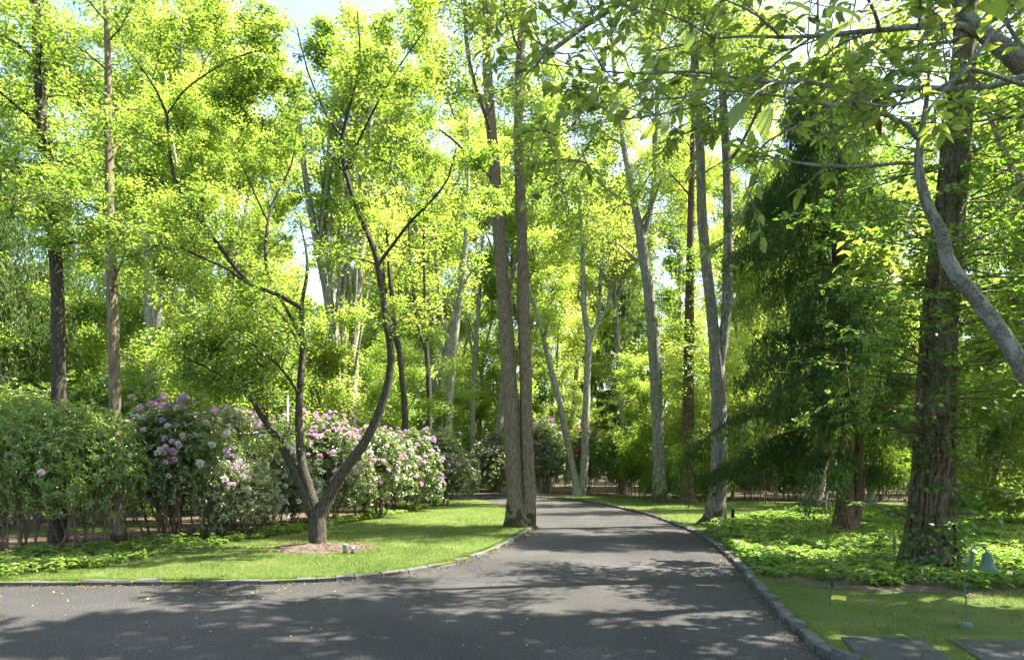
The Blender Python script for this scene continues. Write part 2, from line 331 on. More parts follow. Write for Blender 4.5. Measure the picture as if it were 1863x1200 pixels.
M['pale_pole'] = plain('pale painted pole', (.45, .5, .46), (.6, .64, .6), .5)
M['dry'] = plain('dry brown leaf', (.14, .06, .03), (.26, .13, .06), .7)
M['post_wood'] = plain('weathered post', (.10, .08, .05), (.22, .17, .11), .9, 0, 50)

# ------------------------------------------------------------------ ground, driveway, lawns
LK = [G(x, y) for x, y in [(-900, 1070), (-300, 1067), (0, 1066), (200, 1065), (400, 1064), (560, 1060), (640, 1055), (710, 1048), (780, 1037), (850, 1020), (900, 1002), (935, 985), (962, 968), (975, 958)]]
LK2 = [(.55, 19.6, 0), (.3, 22.5, 0)] + [G(x, y) for x, y in [(921, 924), (893, 914.5), (872, 911.5), (850, 909.5)]] + [(-6, 35, 0), (-14, 35.5, 0), (-30, 35, 0)]
RK = [(3.4, -9, 0), (3.2, 1, 0), (2.95, 4.2, 0)] + [G(x, y) for x, y in [(1510, 1202), (1460, 1163), (1410, 1112), (1370, 1067), (1340, 1031), (1310, 1003), (1270, 974), (1230, 956), (1180, 938), (1120, 923), (1080, 915), (1040, 909), (1008, 906.5), (969, 905)]] + [G(937, 902.4), G(850, 901), (-14, 39.8, 0), (-30, 39.5, 0)]
def smooth_line(pts, step=.35):
    p = np.array(pts, float); out = [p[0]]
    for i in range(len(p) - 1):
        p0 = p[max(i - 1, 0)]; p1 = p[i]; p2 = p[i + 1]; p3 = p[min(i + 2, len(p) - 1)]
        n = max(1, int(np.linalg.norm(p2 - p1) / step))
        for k in range(1, n + 1):
            t = k / n; t2 = t * t; t3 = t2 * t
            out.append(.5 * ((2 * p1) + (-p0 + p2) * t + (2 * p0 - 5 * p1 + 4 * p2 - p3) * t2 + (-p0 + 3 * p1 - 3 * p2 + p3) * t3))
    return np.array(out)
LKs = smooth_line(LK); LK2s = smooth_line(LK2); RKs = smooth_line(RK)
def sheet(name, poly, z, mat, kind='structure'):
    poly = [Vector((p[0], p[1], 0)) for p in poly]
    tri = geometry.tessellate_polygon([poly])
    V = np.array([[p.x, p.y, z] for p in poly]); Fc = np.array(tri)
    n = np.cross(V[Fc[:, 1]] - V[Fc[:, 0]], V[Fc[:, 2]] - V[Fc[:, 0]])[:, 2]
    Fc[n < 0] = Fc[n < 0][:, ::-1]
    o = obj(name, mesh(name, V, [Fc], mat))
    if kind: o['kind'] = kind
    return o
def flatgrid(name, x0, x1, y0, y1, z, mat):
    return sheet(name, [(x0, y0), (x1, y0), (x1, y1), (x0, y1)], z, mat)
flatgrid('ground', -400, 400, -60, 700, -.03, M['litter'])
sheet('driveway', list(LKs) + list(LK2s) + list(RKs[::-1]) + [(-30, -9, 0)] + [(-30, 9, 0)], 0.0, M['asphalt'])
# garden soil on each side of the driveway, level with the kerb tops
sheet('soil', [(-60, LKs[0][1])] + list(LKs) + list(LK2s) + [(-60, 35)], .04, M['litter'])
sheet('soil', list(RKs[::-1]) + [(120, -9), (120, 160), (-120, 160), (-120, 39.5)], .04, M['litter'])

LAWN_L = [(-12, 9.42)] + [tuple(p[:2]) for p in LKs if p[0] > -12] + [tuple(p[:2]) for p in LK2s if p[0] > -2.3] + \
         [G(838, 909)[:2], G(800, 917)[:2], G(762, 926)[:2], G(700, 938)[:2], G(640, 948)[:2], G(560, 963)[:2], G(500, 975)[:2], G(440, 984)[:2], G(360, 996)[:2], G(280, 1010)[:2], G(200, 1024)[:2], G(100, 1040)[:2], (-9.2, 10.3), (-12, 10.1)]
def off(pts, d):
    t = nrm(np.gradient(pts, axis=0)); n = np.stack([-t[:, 1], t[:, 0], t[:, 2] * 0], -1); return pts + n * d
RKo = off(RKs, -.17); LKo = off(LKs, .17)
rk_in = [tuple(p[:2]) for p in RKo if p[1] > -8 and p[0] > .35]
LAWN_R = rk_in + [G(1010, 903)[:2], G(1100, 903.5)[:2], G(1200, 905)[:2], G(1330, 908)[:2], G(1440, 914)[:2], G(1560, 916)[:2], G(1863, 918)[:2], (40, 29), (40, -8)]
sheet('lawn', LAWN_L, .05, M['lawn']); sheet('lawn', LAWN_R, .05, M['lawn'])
COVER_R = [G(x, y, .05)[:2] for x, y in [(1282, 965), (1330, 950), (1390, 936), (1480, 930), (1640, 930), (1863, 934), (2100, 940), (2100, 1078), (1863, 1072), (1780, 1078), (1700, 1066), (1600, 1066), (1500, 1058), (1440, 1052), (1392, 1050), (1362, 1030), (1338, 1008), (1310, 982)]]
sheet('soil', [G(x, y, .05)[:2] for x, y in [(1282, 965), (1330, 950), (1390, 936), (1480, 930), (1640, 930), (1863, 934), (2100, 940), (2100, 1084), (1863, 1082), (1780, 1086), (1700, 1078), (1600, 1078), (1500, 1070), (1440, 1063), (1396, 1057), (1362, 1032), (1338, 1009), (1310, 983)]], .056, M['soil'])
COVER_L = [G(x, y, .05)[:2] for x, y in [(-300, 1030), (0, 1020), (120, 1005), (220, 988), (300, 985), (420, 970), (520, 960), (600, 950), (700, 930), (780, 915), (815, 912), (770, 926), (700, 940), (640, 950), (560, 965), (500, 977), (440, 986), (360, 999), (280, 1014), (200, 1030), (100, 1046), (0, 1056), (-300, 1060)]]
# second drive and lawn beyond the hedge
sheet('road', [(-34, 15.5), (-22, 16.8), (-15, 18.2), (-11.5, 20.5), (-9, 25), (-8.5, 31), (-10.4, 31), (-11.5, 26), (-13.5, 22.3), (-16.5, 20.3), (-23, 19), (-34, 18)], .05, M['asphalt'])
LAWN_B = [(-34, 19), (-23, 20), (-16.5, 21.2), (-14, 23.2), (-12.2, 27), (-12, 33), (-34, 33)]
sheet('lawn', LAWN_B, .05, M['lawn'])
LAWN_B2 = [(-34, 11.6), (-14, 13.2), (-9.6, 16.5), (-9.4, 19), (-14, 17.2), (-22, 15.9), (-34, 14.7)]
sheet('lawn', LAWN_B2, .05, M['lawn'])

rg = np.random.default_rng(7)
def kerb(name, line, side, s0, s1, hk=1.0):
    seg = np.linalg.norm(np.diff(line, axis=0), axis=1); cum = np.concatenate([[0], np.cumsum(seg)])
    V = []; Fq = []; s = 0; n = 0
    while s < cum[-1] - .4:
        L = rg.uniform(s0, s1)
        a = np.array([np.interp(s, cum, line[:, k]) for k in range(3)]); b = np.array([np.interp(s + L, cum, line[:, k]) for k in range(3)])
        t = (b - a) / np.linalg.norm(b - a); nn = np.array([-t[1], t[0], 0]) * side
        wd = rg.uniform(.11, .135); h = rg.uniform(.065, .085) * hk; g = .009; ins = .014; fo = rg.normal(0, .009)
        e = nn * fo
        lo = [a + t * g + e, b - t * g + e, b - t * g + nn * wd + e, a + t * g + nn * wd + e]
        up = [p + [0, 0, h - ins] for p in lo]
        tp = [a + t * (g + ins) + nn * ins, b - t * (g + ins) + nn * ins, b - t * (g + ins) + nn * (wd - ins), a + t * (g + ins) + nn * (wd - ins)]
        tilt = rg.normal(0, .007, 4) + rg.normal(0, .007); tp = [p + e + np.array([0, 0, h + tilt[k]]) for k, p in enumerate(tp)]
        V += [p + np.array([0, 0, -.06]) for p in lo] + up + tp
        for r0 in (0, 4):
            for k in range(4): Fq.append([n + r0 + k, n + r0 + (k + 1) % 4, n + r0 + 4 + (k + 1) % 4, n + r0 + 4 + k])
        Fq.append([n + 8, n + 9, n + 10, n + 11]); n += 12; s += L
    o = obj(name, mesh(name, np.array(V), [np.array(Fq)], M['stone'])); o['kind'] = 'structure'
kerb('kerb', LKs, 1, .22, .5, .85)
kerb('kerb', RKs, -1, .18, .27)

def pts_in(poly, n, r):
    p = np.array(poly); x0, y0 = p.min(0); x1, y1 = p.max(0)
    q = np.stack([r.uniform(x0, x1, n), r.uniform(y0, y1, n)], -1)
    ins = np.zeros(n, bool); j = len(p) - 1
    for i in range(len(p)):
        c1 = (p[i, 1] > q[:, 1]) != (p[j, 1] > q[:, 1])
        xx = (p[j, 0] - p[i, 0]) * (q[:, 1] - p[i, 1]) / (p[j, 1] - p[i, 1] + 1e-12) + p[i, 0]
        ins ^= c1 & (q[:, 0] < xx); j = i
    return q[ins]
def poly_area(poly):
    p = np.array(poly); return abs((p[:, 0] * np.roll(p[:, 1], -1) - p[:, 1] * np.roll(p[:, 0], -1)).sum()) / 2
def bbox_n(poly, dens):
    p = np.array(poly); e = p.max(0) - p.min(0); return int(e[0] * e[1] * dens)
def vis(q, m=1.5):
    return (np.abs(q[:, 0]) < q[:, 1] * .76 + m) & (q[:, 1] > 4.5)
# grass blades
Gr = Leaves()
for poly in (LAWN_L, LAWN_R):
    for (ya, yb, dens, hh) in ((4.5, 8.5, 3600, .045), (8.5, 13, 2200, .05), (13, 19, 1000, .06), (19, 27, 420, .07), (27, 37, 200, .085)):
        p = np.array(poly); p[:, 1] = np.clip(p[:, 1], ya, yb); p[:, 0] = np.clip(p[:, 0], -30, 30)
        q = pts_in(p, bbox_n(p, dens), rg); q = q[vis(q, .5)]
        if poly is LAWN_R:
            keep = np.ones(len(q), bool)
            keep &= ~((q[:, 0] > 2.7) & (q[:, 1] < 6.35) & (q[:, 0] < 9) & (np.abs(q[:, 0] - (3.84 + (q[:, 1] - 6) * .3)) > .11))
            q = q[keep]
        else: q = q[((q[:, 0] + 3.75) / 1.0) ** 2 + ((q[:, 1] - 13.0) / .75) ** 2 > 1 + rg.normal(0, .12, len(q))]
        q = q[vnoise(q[:, 0], q[:, 1], .8, 3) * .6 + vnoise(q[:, 0], q[:, 1], 2.6, 4) * .4 < .62 + .2 * rg.random(len(q))]
        n = len(q)
        if not n: continue
        pat = .5 + .5 * np.sin(q[:, 0] * 1.7 + np.sin(q[:, 1] * 1.1) * 2) * np.sin(q[:, 1] * .9 + q[:, 0] * .6)
        Gr.add(np.column_stack([q, np.full(n, .045)]), np.column_stack([rg.normal(0, .45, (n, 2)), np.ones(n)]), jit(rg, n, 1), hh * rg.uniform(.5, 1.25, n) * (.8 + .35 * pat), np.clip(rg.normal(.38, .25, n) + .9 * (vnoise(q[:, 0], q[:, 1], 1.1, 5) - .5), 0, 1))
for line, sd in ((LKs, 1), (RKs, -1)):   # blades leaning over the kerb stones
    q = line[(line[:, 1] > 4.4) & (line[:, 1] < 22) & (line[:, 0] > -9)]; t_ = nrm(np.gradient(q, axis=0)); n = 9000; i = rg.integers(0, len(q), n); nn_ = np.column_stack([-t_[i, 1], t_[i, 0]]) * sd
    b_ = q[i, :2] + nn_ * np.abs(.15 + rg.normal(0, .02, n) + .03 * (vnoise(q[i, 0], q[i, 1], 3, 6) - .5))[:, None] + t_[i, :2] * rg.uniform(-.2, .2, (n, 1))
    Gr.add(np.column_stack([b_, np.full(n, .045)]), np.column_stack([-nn_ * rg.uniform(0, .9, (n, 1)) + rg.normal(0, .3, (n, 2)), np.ones(n)]), jit(rg, n, 1), rg.uniform(.03, .075, n), np.clip(rg.normal(.4, .25, n), 0, 1))
tplg = (np.array([[-.045, 0, 0], [.045, 0, 0], [0, 1, .12]]), np.array([[0, 1, 2]]))
g = Gr.build('grass', tplg, M['grass_leaf']); g['kind'] = 'stuff'
# far small lawns behind the hedge
# ground cover rosettes
def cover(name, poly, dens, h, sz, seed):
    r = np.random.default_rng(seed); q = pts_in(poly, bbox_n(poly, dens), r); q = q[vis(q, 1)]
    q = q[vnoise(q[:, 0], q[:, 1], 1.3, 8) * .5 + vnoise(q[:, 0], q[:, 1], 4, 9) * .5 < .66 + .1 * r.random(len(q))]; n = len(q); Lv = Leaves(); hh = (.55 + vnoise(q[:, 0], q[:, 1], 1.8, 10)) * h * r.uniform(.45, 1.15, n) * (.75 + .35 * np.sin(q[:, 0] * 2.1) * np.sin(q[:, 1] * 1.7)); tb = np.clip(r.normal(.5, .2, n) + .8 * (vnoise(q[:, 0], q[:, 1], .9, 12) - .5), 0, 1); sz = sz * (.65 + .7 * vnoise(q[:, 0], q[:, 1], 1.5, 13)); az0 = r.uniform(0, 6.28, n)
    for tier in range(2):
        for k in range(6):
            az = az0 + k * 1.047 + tier * .5 + r.normal(0, .25, n)
            d = np.column_stack([np.cos(az), np.sin(az), r.normal(.25 - .1 * tier, .3, n)])
            Lv.add(np.column_stack([q, .05 + hh * (1 - tier * .4)]), d, np.array([0, 0, 1.]) + jit(r, n, .3), sz * r.uniform(.7, 1.2, n), np.clip(tb + r.normal(0, .15, n), 0, 1))
    o = Lv.build(name, tpl_hex(.42, .06, .2), M['cover_leaf']); o['kind'] = 'stuff'
cover('ground_cover', COVER_R, 75, .17, .085, 3)
cover('ground_cover', COVER_L, 70, .15, .08, 4)
# leaf litter scraps and fallen leaves on the asphalt
r = np.random.default_rng(11); Lf = Leaves(); n = 240
fx = np.concatenate([r.normal(-3.9, 1.1, 150), r.uniform(-7, 2.5, 90)]); fy = np.concatenate([np.clip(r.normal(8.6, .5, 150), 6, 9.35), r.uniform(4.6, 9.2, 90)])
Lf.add(np.column_stack([fx, fy, np.full(n, .012)]), np.column_stack([r.normal(0, 1, (n, 2)), r.normal(0, .1, n)]), np.array([0, 0, 1.]) + jit(r, n, .3), r.uniform(.015, .04, n), r.random(n))
o = Lf.build('fallen_leaves', tpl_hex(.6, .2, .2), M['fallen']); o['kind'] = 'stuff'
Ld = Leaves()
for line, side in ((RKs, 1), (LKs, -1)):
    q = line[(line[:, 1] < 24) & (line[:, 1] > 4) & (line[:, 0] > -8)]; n = 1500; i = r.integers(0, len(q), n); t_ = nrm(np.gradient(line, axis=0))[(line[:, 1] < 24) & (line[:, 1] > 4) & (line[:, 0] > -8)][i]
    nn_ = np.column_stack([-t_[:, 1], t_[:, 0]]) * side; d_ = np.abs(r.exponential(.09, n)) + .01
    Ld.add(np.column_stack([q[i, :2] + nn_ * d_[:, None] + r.normal(0, .12, (n, 1)) * t_[:, :2], np.full(n, .01)]), np.column_stack([r.normal(0, 1, (n, 2)), r.normal(0, .15, n)]), np.array([0, 0, 1.]) + jit(r, n, .4), r.uniform(.012, .035, n), r.random(n))
n = 900; Ld.add(np.column_stack([r.uniform(-7, 3, n), r.uniform(4.5, 22, n), np.full(n, .008)]), np.column_stack([r.normal(0, 1, (n, 2)), r.normal(0, .1, n)]), np.array([0, 0, 1.]) + jit(r, n, .4), r.uniform(.008, .022, n), r.random(n))
for (a, b, c_, d_, zz, n) in ((-8, 0, 9.6, 19, .058, 1500), (3, 9, 4.7, 8.6, .072, 700), (-4.9, -2.4, 12.1, 13.9, .12, 900), (1.5, 12, 19, 33, .06, 1200)):
    Ld.add(np.column_stack([r.uniform(a, b, n), r.uniform(c_, d_, n), np.full(n, zz)]), np.column_stack([r.normal(0, 1, (n, 2)), r.normal(0, .2, n)]), np.array([0, 0, 1.]) + jit(r, n, .5), r.uniform(.015, .04, n), r.random(n))
o = Ld.build('leaf_debris', tpl_hex(.6, .2, .2), M['debris']); o['kind'] = 'stuff'
# mulch ring round the small tree
def mound(name, cx, cy, rx, ry, h, mat, seed, z=.05):
    r = np.random.default_rng(seed); nr, na = 9, 40; V = [[0, 0, h]]; Fq = []
    for i in range(1, nr + 1):
        for a in range(na):
            t = a * 6.2832 / na; q = i / nr; e = 1 + .12 * math.sin(3 * t + 1) + .07 * math.sin(7 * t) + .05 * math.sin(13 * t + 2)
            V.append([rx * q * e * math.cos(t), ry * q * e * math.sin(t), h * (1 - q * q) + (r.normal(0, .012) if i < nr else -.02)])
    T = [[0, 1 + a, 1 + (a + 1) % na] for a in range(na)]
    for i in range(nr - 1):
        for a in range(na):
            b0 = 1 + i * na; b1 = b0 + na; Fq.append([b0 + a, b1 + a, b1 + (a + 1) % na, b0 + (a + 1) % na])
    o = obj(name, mesh(name, np.array(V), [np.array(T), np.array(Fq)], mat), loc=(cx, cy, z)); o['kind'] = 'structure'; return o
mound('mulch', -3.65, 13.0, 1.0, .72, .09, M['mulch'], 5)
# bark chips on the mulch and paving slabs
def slab(name, pts, z0, z1, label):
    top = np.array([[x, y, z1] for x, y in pts]); n = len(pts); c0 = top.mean(0)
    ins = top + nrm(c0 - top) * .015; ed = top.copy(); ed[:, 2] -= .008; lo = top.copy(); lo[:, 2] = z0
    V = np.concatenate([lo, ed, ins]); Fq = []
    for r0 in (0, n):
        for k in range(n): Fq.append([r0 + k, r0 + (k + 1) % n, r0 + n + (k + 1) % n, r0 + n + k])
    o = obj(name, mesh(name, V, [np.array(Fq), np.arange(2 * n, 3 * n)[None]], M['slate'])); tag(o, label, 'paving slab', 'bluestone slabs laid in the grass')
slab('paving_slab', [G(1575, 1215, .06)[:2], (2.72, 4.6), (3.3, 4.6), G(1733, 1202, .06)[:2], G(1676, 1162, .06)[:2], G(1640, 1159, .06)[:2], G(1530, 1157, .06)[:2]], 0, .066, 'dark bluestone slab beside the driveway kerb, nearer of the two to the road')
slab('paving_slab', [(3.66, 4.6), (5.4, 4.6), (5.6, 6.08), G(1780, 1164, .06)[:2], G(1722, 1160, .06)[:2], G(1785, 1200, .06)[:2]], 0, .066, 'dark bluestone slab cut off by the right edge of the photo, below the bell lamp')

# ------------------------------------------------------------------ traced trees
def traced(Y, pl, wend=None):
    """polyline of (px,py,width_px[,dY]) -> world points and radii, resampled smoothly"""
    pts = []; rad = []
    for q in pl:
        y = Y + (q[3] if len(q) > 3 else 0); pts.append(P(q[0], q[1], y)); rad.append(q[2] / 2 / F * y)
    pts = np.array(pts); rad = np.array(rad)
    a = smooth_line(np.column_stack([pts, rad]), max(.12, Y * .02)); return a[:, :3], np.maximum(a[:, 3], .004)

CFG_FOREST = dict(lv=[dict(per=.9, ang=48, ratio=.42, len=None, seg=.6, wan=.12, up=.06, rr=.45, sides=5),
                      dict(n=7, ang=48, ratio=.48, seg=.4, wan=.16, up=.03, rr=.5, sides=4),
                      dict(n=6, ang=45, ratio=.5, seg=.3, wan=.2, up=.0, rr=.5, sides=3)],
                  leaves=34, size=.17, nj=.5, spread=.22, scat=.14)

def forest_proto(seed, H, r0, fork, low, cw, leaf=.17, leaves=34, bark='pale_bark', leafm='wood_leaf', lean=.02, dens=1.0, clump=0):
    """a woodland tree built at the origin; returns (wood mesh, crown mesh)"""
    r = np.random.default_rng(seed); W = Wood(); Lv = Leaves()
    tr = path(r, (0, 0, -.1), (r.normal(0, lean), r.normal(0, lean), 1), H * fork, .8, .025, .01)
    rad = np.linspace(r0, r0 * .72, len(tr)); rad[0] *= 1.25
    W.tube(tr, rad, 10, .35, .5, .02, r)
    ends = r.integers(2, 4); a0 = r.uniform(0, 6.28); limbs = []
    for k in range(ends):
        a = a0 + k * 6.28 / ends + r.normal(0, .3); tl = r.uniform(.18, .42)
        d = np.array([math.cos(a) * tl, math.sin(a) * tl, 1]); L = H * (1 - fork) * r.uniform(.8, 1.02)
        q = path(r, tr[-1] - [0, 0, .1], d, L, .7, .07, .035); rq = np.linspace(r0 * .58, .03, len(q)); W.tube(q, rq, 7); limbs.append((q, rq))
    cfg = dict(lv=[dict(n=int(9 * dens), ang=55, len=cw, seg=.5, wan=.13, up=.05, rr=.42, sides=5, tap=.55, flat=.2),
                   dict(n=6, ang=46, ratio=.5, seg=.4, wan=.16, up=.03, rr=.5, sides=3, flat=.4),
                   dict(n=4, ang=45, ratio=.55, seg=.3, wan=.2, up=-.02, rr=.5, sides=3, flat=.5, nowood=True)],
               leaves=leaves, size=leaf, nj=.5, spread=.2, scat=.16)
    if clump:
        cfg.update(spread=.12, scat=.11); cfg['lv'][1].update(n=4, ratio=.40); cfg['lv'][2].update(ratio=.34, n=5)
    for q, rq in limbs: sprout(r, W, Lv, q, rq, 0, cfg, .08)
    # lower limbs on the trunk
    cfg2 = dict(cfg); cfg2['lv'] = [dict(cfg['lv'][0], n=low, len=cw * .75, ang=68, up=.04)] + cfg['lv'][1:]
    if low: sprout(r, W, Lv, tr[len(tr) // 3:], rad[len(tr) // 3:] * .5, 0, cfg2, .0)
    wo_ = W.build('trunk', M[bark]); cr_ = Lv.build('crown', tpl_diamond(.58, .1, .12), M[leafm])
    res = (wo_.data, cr_.data); bpy.data.objects.remove(wo_); bpy.data.objects.remove(cr_); return res

def place_tree(proto, name, label, cat, loc, rz, sc, group=None):
    t = thing(name, label, cat, loc, group, rz); t.scale = (sc, sc, sc)
    obj('trunk', proto[0], t); obj('crown', proto[1], t); return t

PF = [forest_proto(101, 21, .20, .42, 7, 3.7, .14, 54), forest_proto(102, 19, .17, .35, 7, 3.3, .14, 52), forest_proto(103, 23, .22, .48, 6, 3.9, .145, 54),
      forest_proto(104, 17, .14, .30, 7, 3.1, .135, 52), forest_proto(105, 20, .18, .55, 9, 3.5, .14, 54)]
PO = [forest_proto(121, 17, .24, .40, 5, 6.4, .19, 31, 'grey_bark', 'oak_leaf', clump=1), forest_proto(122, 16, .22, .36, 5, 5.8, .19, 31, 'grey_bark', 'oak_leaf', clump=1)]
# lower fill: saplings with crowns near the ground
PS = [forest_proto(111, 8, .07, .12, 7, 2.2, .125, 34), forest_proto(112, 6.5, .06, .10, 7, 2.1, .12, 34), forest_proto(113, 10, .09, .14, 8, 2.5, .13, 34)]

r = np.random.default_rng(21)
for (x, y, k, sc, a, lab) in [(8.6, 5.6, 0, 1.1, 0, 'unseen spreading oak outside the right edge, added to shade the drive'), (9.4, 9.9, 1, 1.22, 2, 'unseen oak added for shade, just outside the right edge level with the vine-clad trunk'), (6.8, .8, 1, 1.15, 1, 'unseen spreading oak behind the viewer on the right, added for shade'),
                           (14.5, 17, 0, .85, 4, 'spreading oak right of the vine-clad trunk'), (-11.5, 6, 0, .95, 3, 'spreading oak left of the forecourt outside the picture')]:
    place_tree(PO[k], 'shade_oak', lab, 'tree', (x, y, 0), a, sc)  # right-hand oaks stand out of view, added to throw dappled shade on the drive
GF = 'woodland trees deep behind the garden'
placed = []
def ok(x, y, dmin):
    for a, b in placed:
        if (a - x) ** 2 + (b - y) ** 2 < dmin * dmin: return False
    return True
tries = 0; nfor = 0
while tries < 4000 and nfor < 125:
    tries += 1
    y = 39 + 52 * r.random() ** 1.1; x = r.uniform(-.82, .82) * y + r.uniform(-3, 3)
    if y < 46 and x < 10 or (-6 < x < 17 and y < 51): continue
    if not ok(x, y, 4.5): continue
    if -14 < x < -2 and y < 40: continue
    placed.append((x, y)); nfor += 1
    if nfor % 5 in (0, 2) or y < 44 and nfor % 2 or (-1 < x < 13 and y < 50):
        place_tree(PS[nfor % 3 if nfor % 9 else 2], 'woodland_sapling', 'low leafy sapling in the understorey of the wood behind the driveway', 'sapling', (x, y, 0), r.uniform(0, 6.28), r.uniform(.8, 1.25), 'saplings in the understorey behind the driveway')
    else:
        place_tree(PF[r.integers(0, 5)], 'woodland_tree', 'tall pale-trunked tree, one of many in the sunlit wood behind the driveway', 'tree', (x, y, 0), r.uniform(0, 6.28), r.uniform(.88, 1.18), GF)
# left and right flanks nearer than the wood
for (x, y, k, sc, lab) in [(-13.5, 25, 2, .9, 'pale woodland tree to the left of the forked grey trunk behind the purple rhododendrons'), (-19, 29, 4, 1.0, 'tall woodland tree at the far left beyond the second drive'),
                      (-22, 21, 0, .9, 'leafy woodland tree whose crown fills the left edge high up'), (-15, 37, 3, 1.05, 'slender woodland tree beyond the hedge left of the ivy-green stems'),
                      (-9, 42, 1, 1.0, 'slender woodland tree left of the bend, behind the ivy-green stems'), (16.5, 33, 4, 1.0, 'tall woodland tree behind the weeping cypress'), (22, 27, 1, 1.0, 'leafy tree at the right edge behind the vine-clad trunk'),
                      (24, 38, 2, 1.0, 'tall tree far right beyond the lawn'), (15.5, 46, 3, 1.1, 'slender tree behind the lawn right of the two grey trunks'), (6.5, 40, 2, 1.0, 'broad woodland tree right behind the leaning pale trunks'), (.4, 45, 0, 1.1, 'woodland tree seen between the twin oak and the leaning pale trunks'), (2.6, 48, 3, 1.2, 'woodland tree deep behind the leaning pale trunks'), (-1.1, 44.5, 2, 1.3, 'very tall woodland tree hidden behind the twin oak trunks'), (-4.8, 47, 2, 1.25, 'very tall woodland tree left of the twin oak'), (2.2, 53, 2, 1.35, 'very tall woodland tree over the bend of the drive'), (-2.5, 51, 1, 1.1, 'woodland tree just left of the twin oak trunks, far back'),
                      (-16, 31, 0, 1.0, 'woodland tree far left behind the slim pale trunk'), (-11, 27, 4, .95, 'high-crowned woodland tree behind the leftmost purple rhododendron'), (-6.5, 38, 2, .95, 'high-crowned woodland tree behind the thin dark trunk'), (-14.5, 17, 4, .85, 'high-crowned tree at the left edge above the bushes'),
                      (10, 41, 4, 1.1, 'high-crowned woodland tree seen right of the two-stemmed oak'), (-8.5, 19.5, 3, .8, 'leafy tree behind the light brown trunk in the hedge'), (17.4, 51, 2, 1.25, 'tall woodland tree behind the gap right of the two-stemmed oak'), (19.5, 55, 0, 1.35, 'woodland tree far back right of the two-stemmed oak'), (15.5, 29.5, 3, .95, 'leafy woodland tree right behind the weeping conifer')]:
    place_tree(PF[k], 'woodland_tree', lab, 'tree', (x, y, 0), r.uniform(0, 6.28), sc)
for (x, y, k, sc, lab) in [(-11.5, 19.5, 0, .8, 'leafy sapling behind the bushes left of the light brown trunk'), (-14.5, 20.5, 2, .8, 'leafy sapling at the left edge behind the soft conifer'), (-9.5, 23.5, 1, 1.0, 'leafy sapling behind the tallest purple rhododendron'),
                      (-17, 26, 2, .9, 'taller sapling far left beyond the second drive'), (-7.2, 24.5, 0, .9, 'leafy sapling behind the middle of the flowering hedge'), (-5.6, 29.5, 2, .8, 'leafy sapling right of the fan of upright stems'), (-4.3, 36, 1, 1.0, 'leafy sapling behind the dark end of the hedge'),
                      (-11.5, 30, 2, 1.1, 'taller sapling behind the slim pale trunk'), (-8.2, 33, 0, 1.1, 'sapling deep behind the fan of upright stems'), (12.8, 18.5, 0, .8, 'leafy sapling right of the vine-clad trunk'), (15.5, 23, 2, .9, 'taller sapling at the right edge of the lawn'),
                      (19, 27.5, 0, 1.1, 'leafy sapling at the right edge beyond the lawn'), (8.8, 31.5, 1, 1.0, 'sapling behind the two-stemmed oak'), (10.8, 33.5, 2, .9, 'taller sapling at the back of the lawn behind the weeping conifer'), (7.4, 34.5, 0, .9, 'sapling right behind the climber-wrapped trunk')]:
    place_tree(PS[k], 'woodland_sapling', lab, 'sapling', (x, y, 0), r.uniform(0, 6.28), sc)
# trees outside the picture on the sun side whose crowns dapple the drive
for (x, y, k, sc, lab) in [(16, 7, 1, .9, 'garden tree off to the right of the lawn'), (7.5, -6, 0, .8, 'garden tree behind the viewer'), 
                      (20, 18, 0, .9, 'garden tree outside the right edge beyond the lawn'), (-13.5, 4.5, 1, .85, 'garden tree across the forecourt outside the left edge'), (1.5, -7.5, 4, .75, 'garden tree behind the viewer on the left')]:
    place_tree(PF[k], 'garden_tree', lab, 'tree', (x, y, 0), r.uniform(0, 6.28), sc)

WS = {'maple_tree': .76, 'twin_oak': .88, 'dark_trunked_tree': .85, 'hedge_oak': .88, 'vine_clad_tree': .74, 'two_stemmed_oak': .92}
def traced_tree(name, label, cat, Y, limbs, bark, leafm, cfg, seed, crown_limbs=None, extra=None, t0=.3, flare=.5, flareh=.35, tpl=None, sides=14, leafname='crown', group=None, smooth=False, alt=None):
    r = np.random.default_rng(seed); W = Wood(); Lv = Leaves()
    base = P(limbs[0][0][0], limbs[0][0][1], Y); base[2] = .05
    t = thing(name, label, cat, tuple(base), group)
    for k, l in enumerate(limbs):
        pts, rad = traced(Y, l); rad = rad * WS.get(name, 1)
        if k == 0: pts = np.vstack([pts[0] - [0, 0, .12], pts]); rad = np.concatenate([[rad[0] * 1.12], rad])
        big = rad.max() > .1
        W.tube(pts, rad, sides if big else 8, flare if k == 0 else 0, flareh, (.06 if name == 'vine_clad_tree' else .04) if big else .02, r, ph=seed)
        if crown_limbs is None or k in crown_limbs: sprout(r, W, Lv, pts, rad, 0, alt[1] if alt and k in alt[0] else cfg, t0)
    for e in (extra or []):
        e(r, W, Lv, t, base)
    W.build('trunk', M[bark], t, base)
    if Lv.p: Lv.build(leafname, tpl or tpl_diamond(.55, .1, .12), M[leafm], t, base, smooth)
    return t
def cfgc(n0, l0, a0, n1, n2, leaves, size, up=.02, flat=.4, spread=.12, scat=.09, nj=.4, r1=.5, r2=.5, rr=.4):
    return dict(lv=[dict(n=n0, ang=a0, len=l0, seg=.35, wan=.13, up=up, rr=rr, sides=5, tap=.4, flat=flat),
                    dict(n=n1, ang=46, ratio=r1, seg=.25, wan=.16, up=up * .5, rr=.5, sides=4, flat=flat),
                    dict(n=n2, ang=45, ratio=r2, seg=.18, wan=.18, up=0, rr=.5, sides=3, flat=flat + .1)], leaves=leaves, size=size, nj=nj, spread=spread, scat=scat)

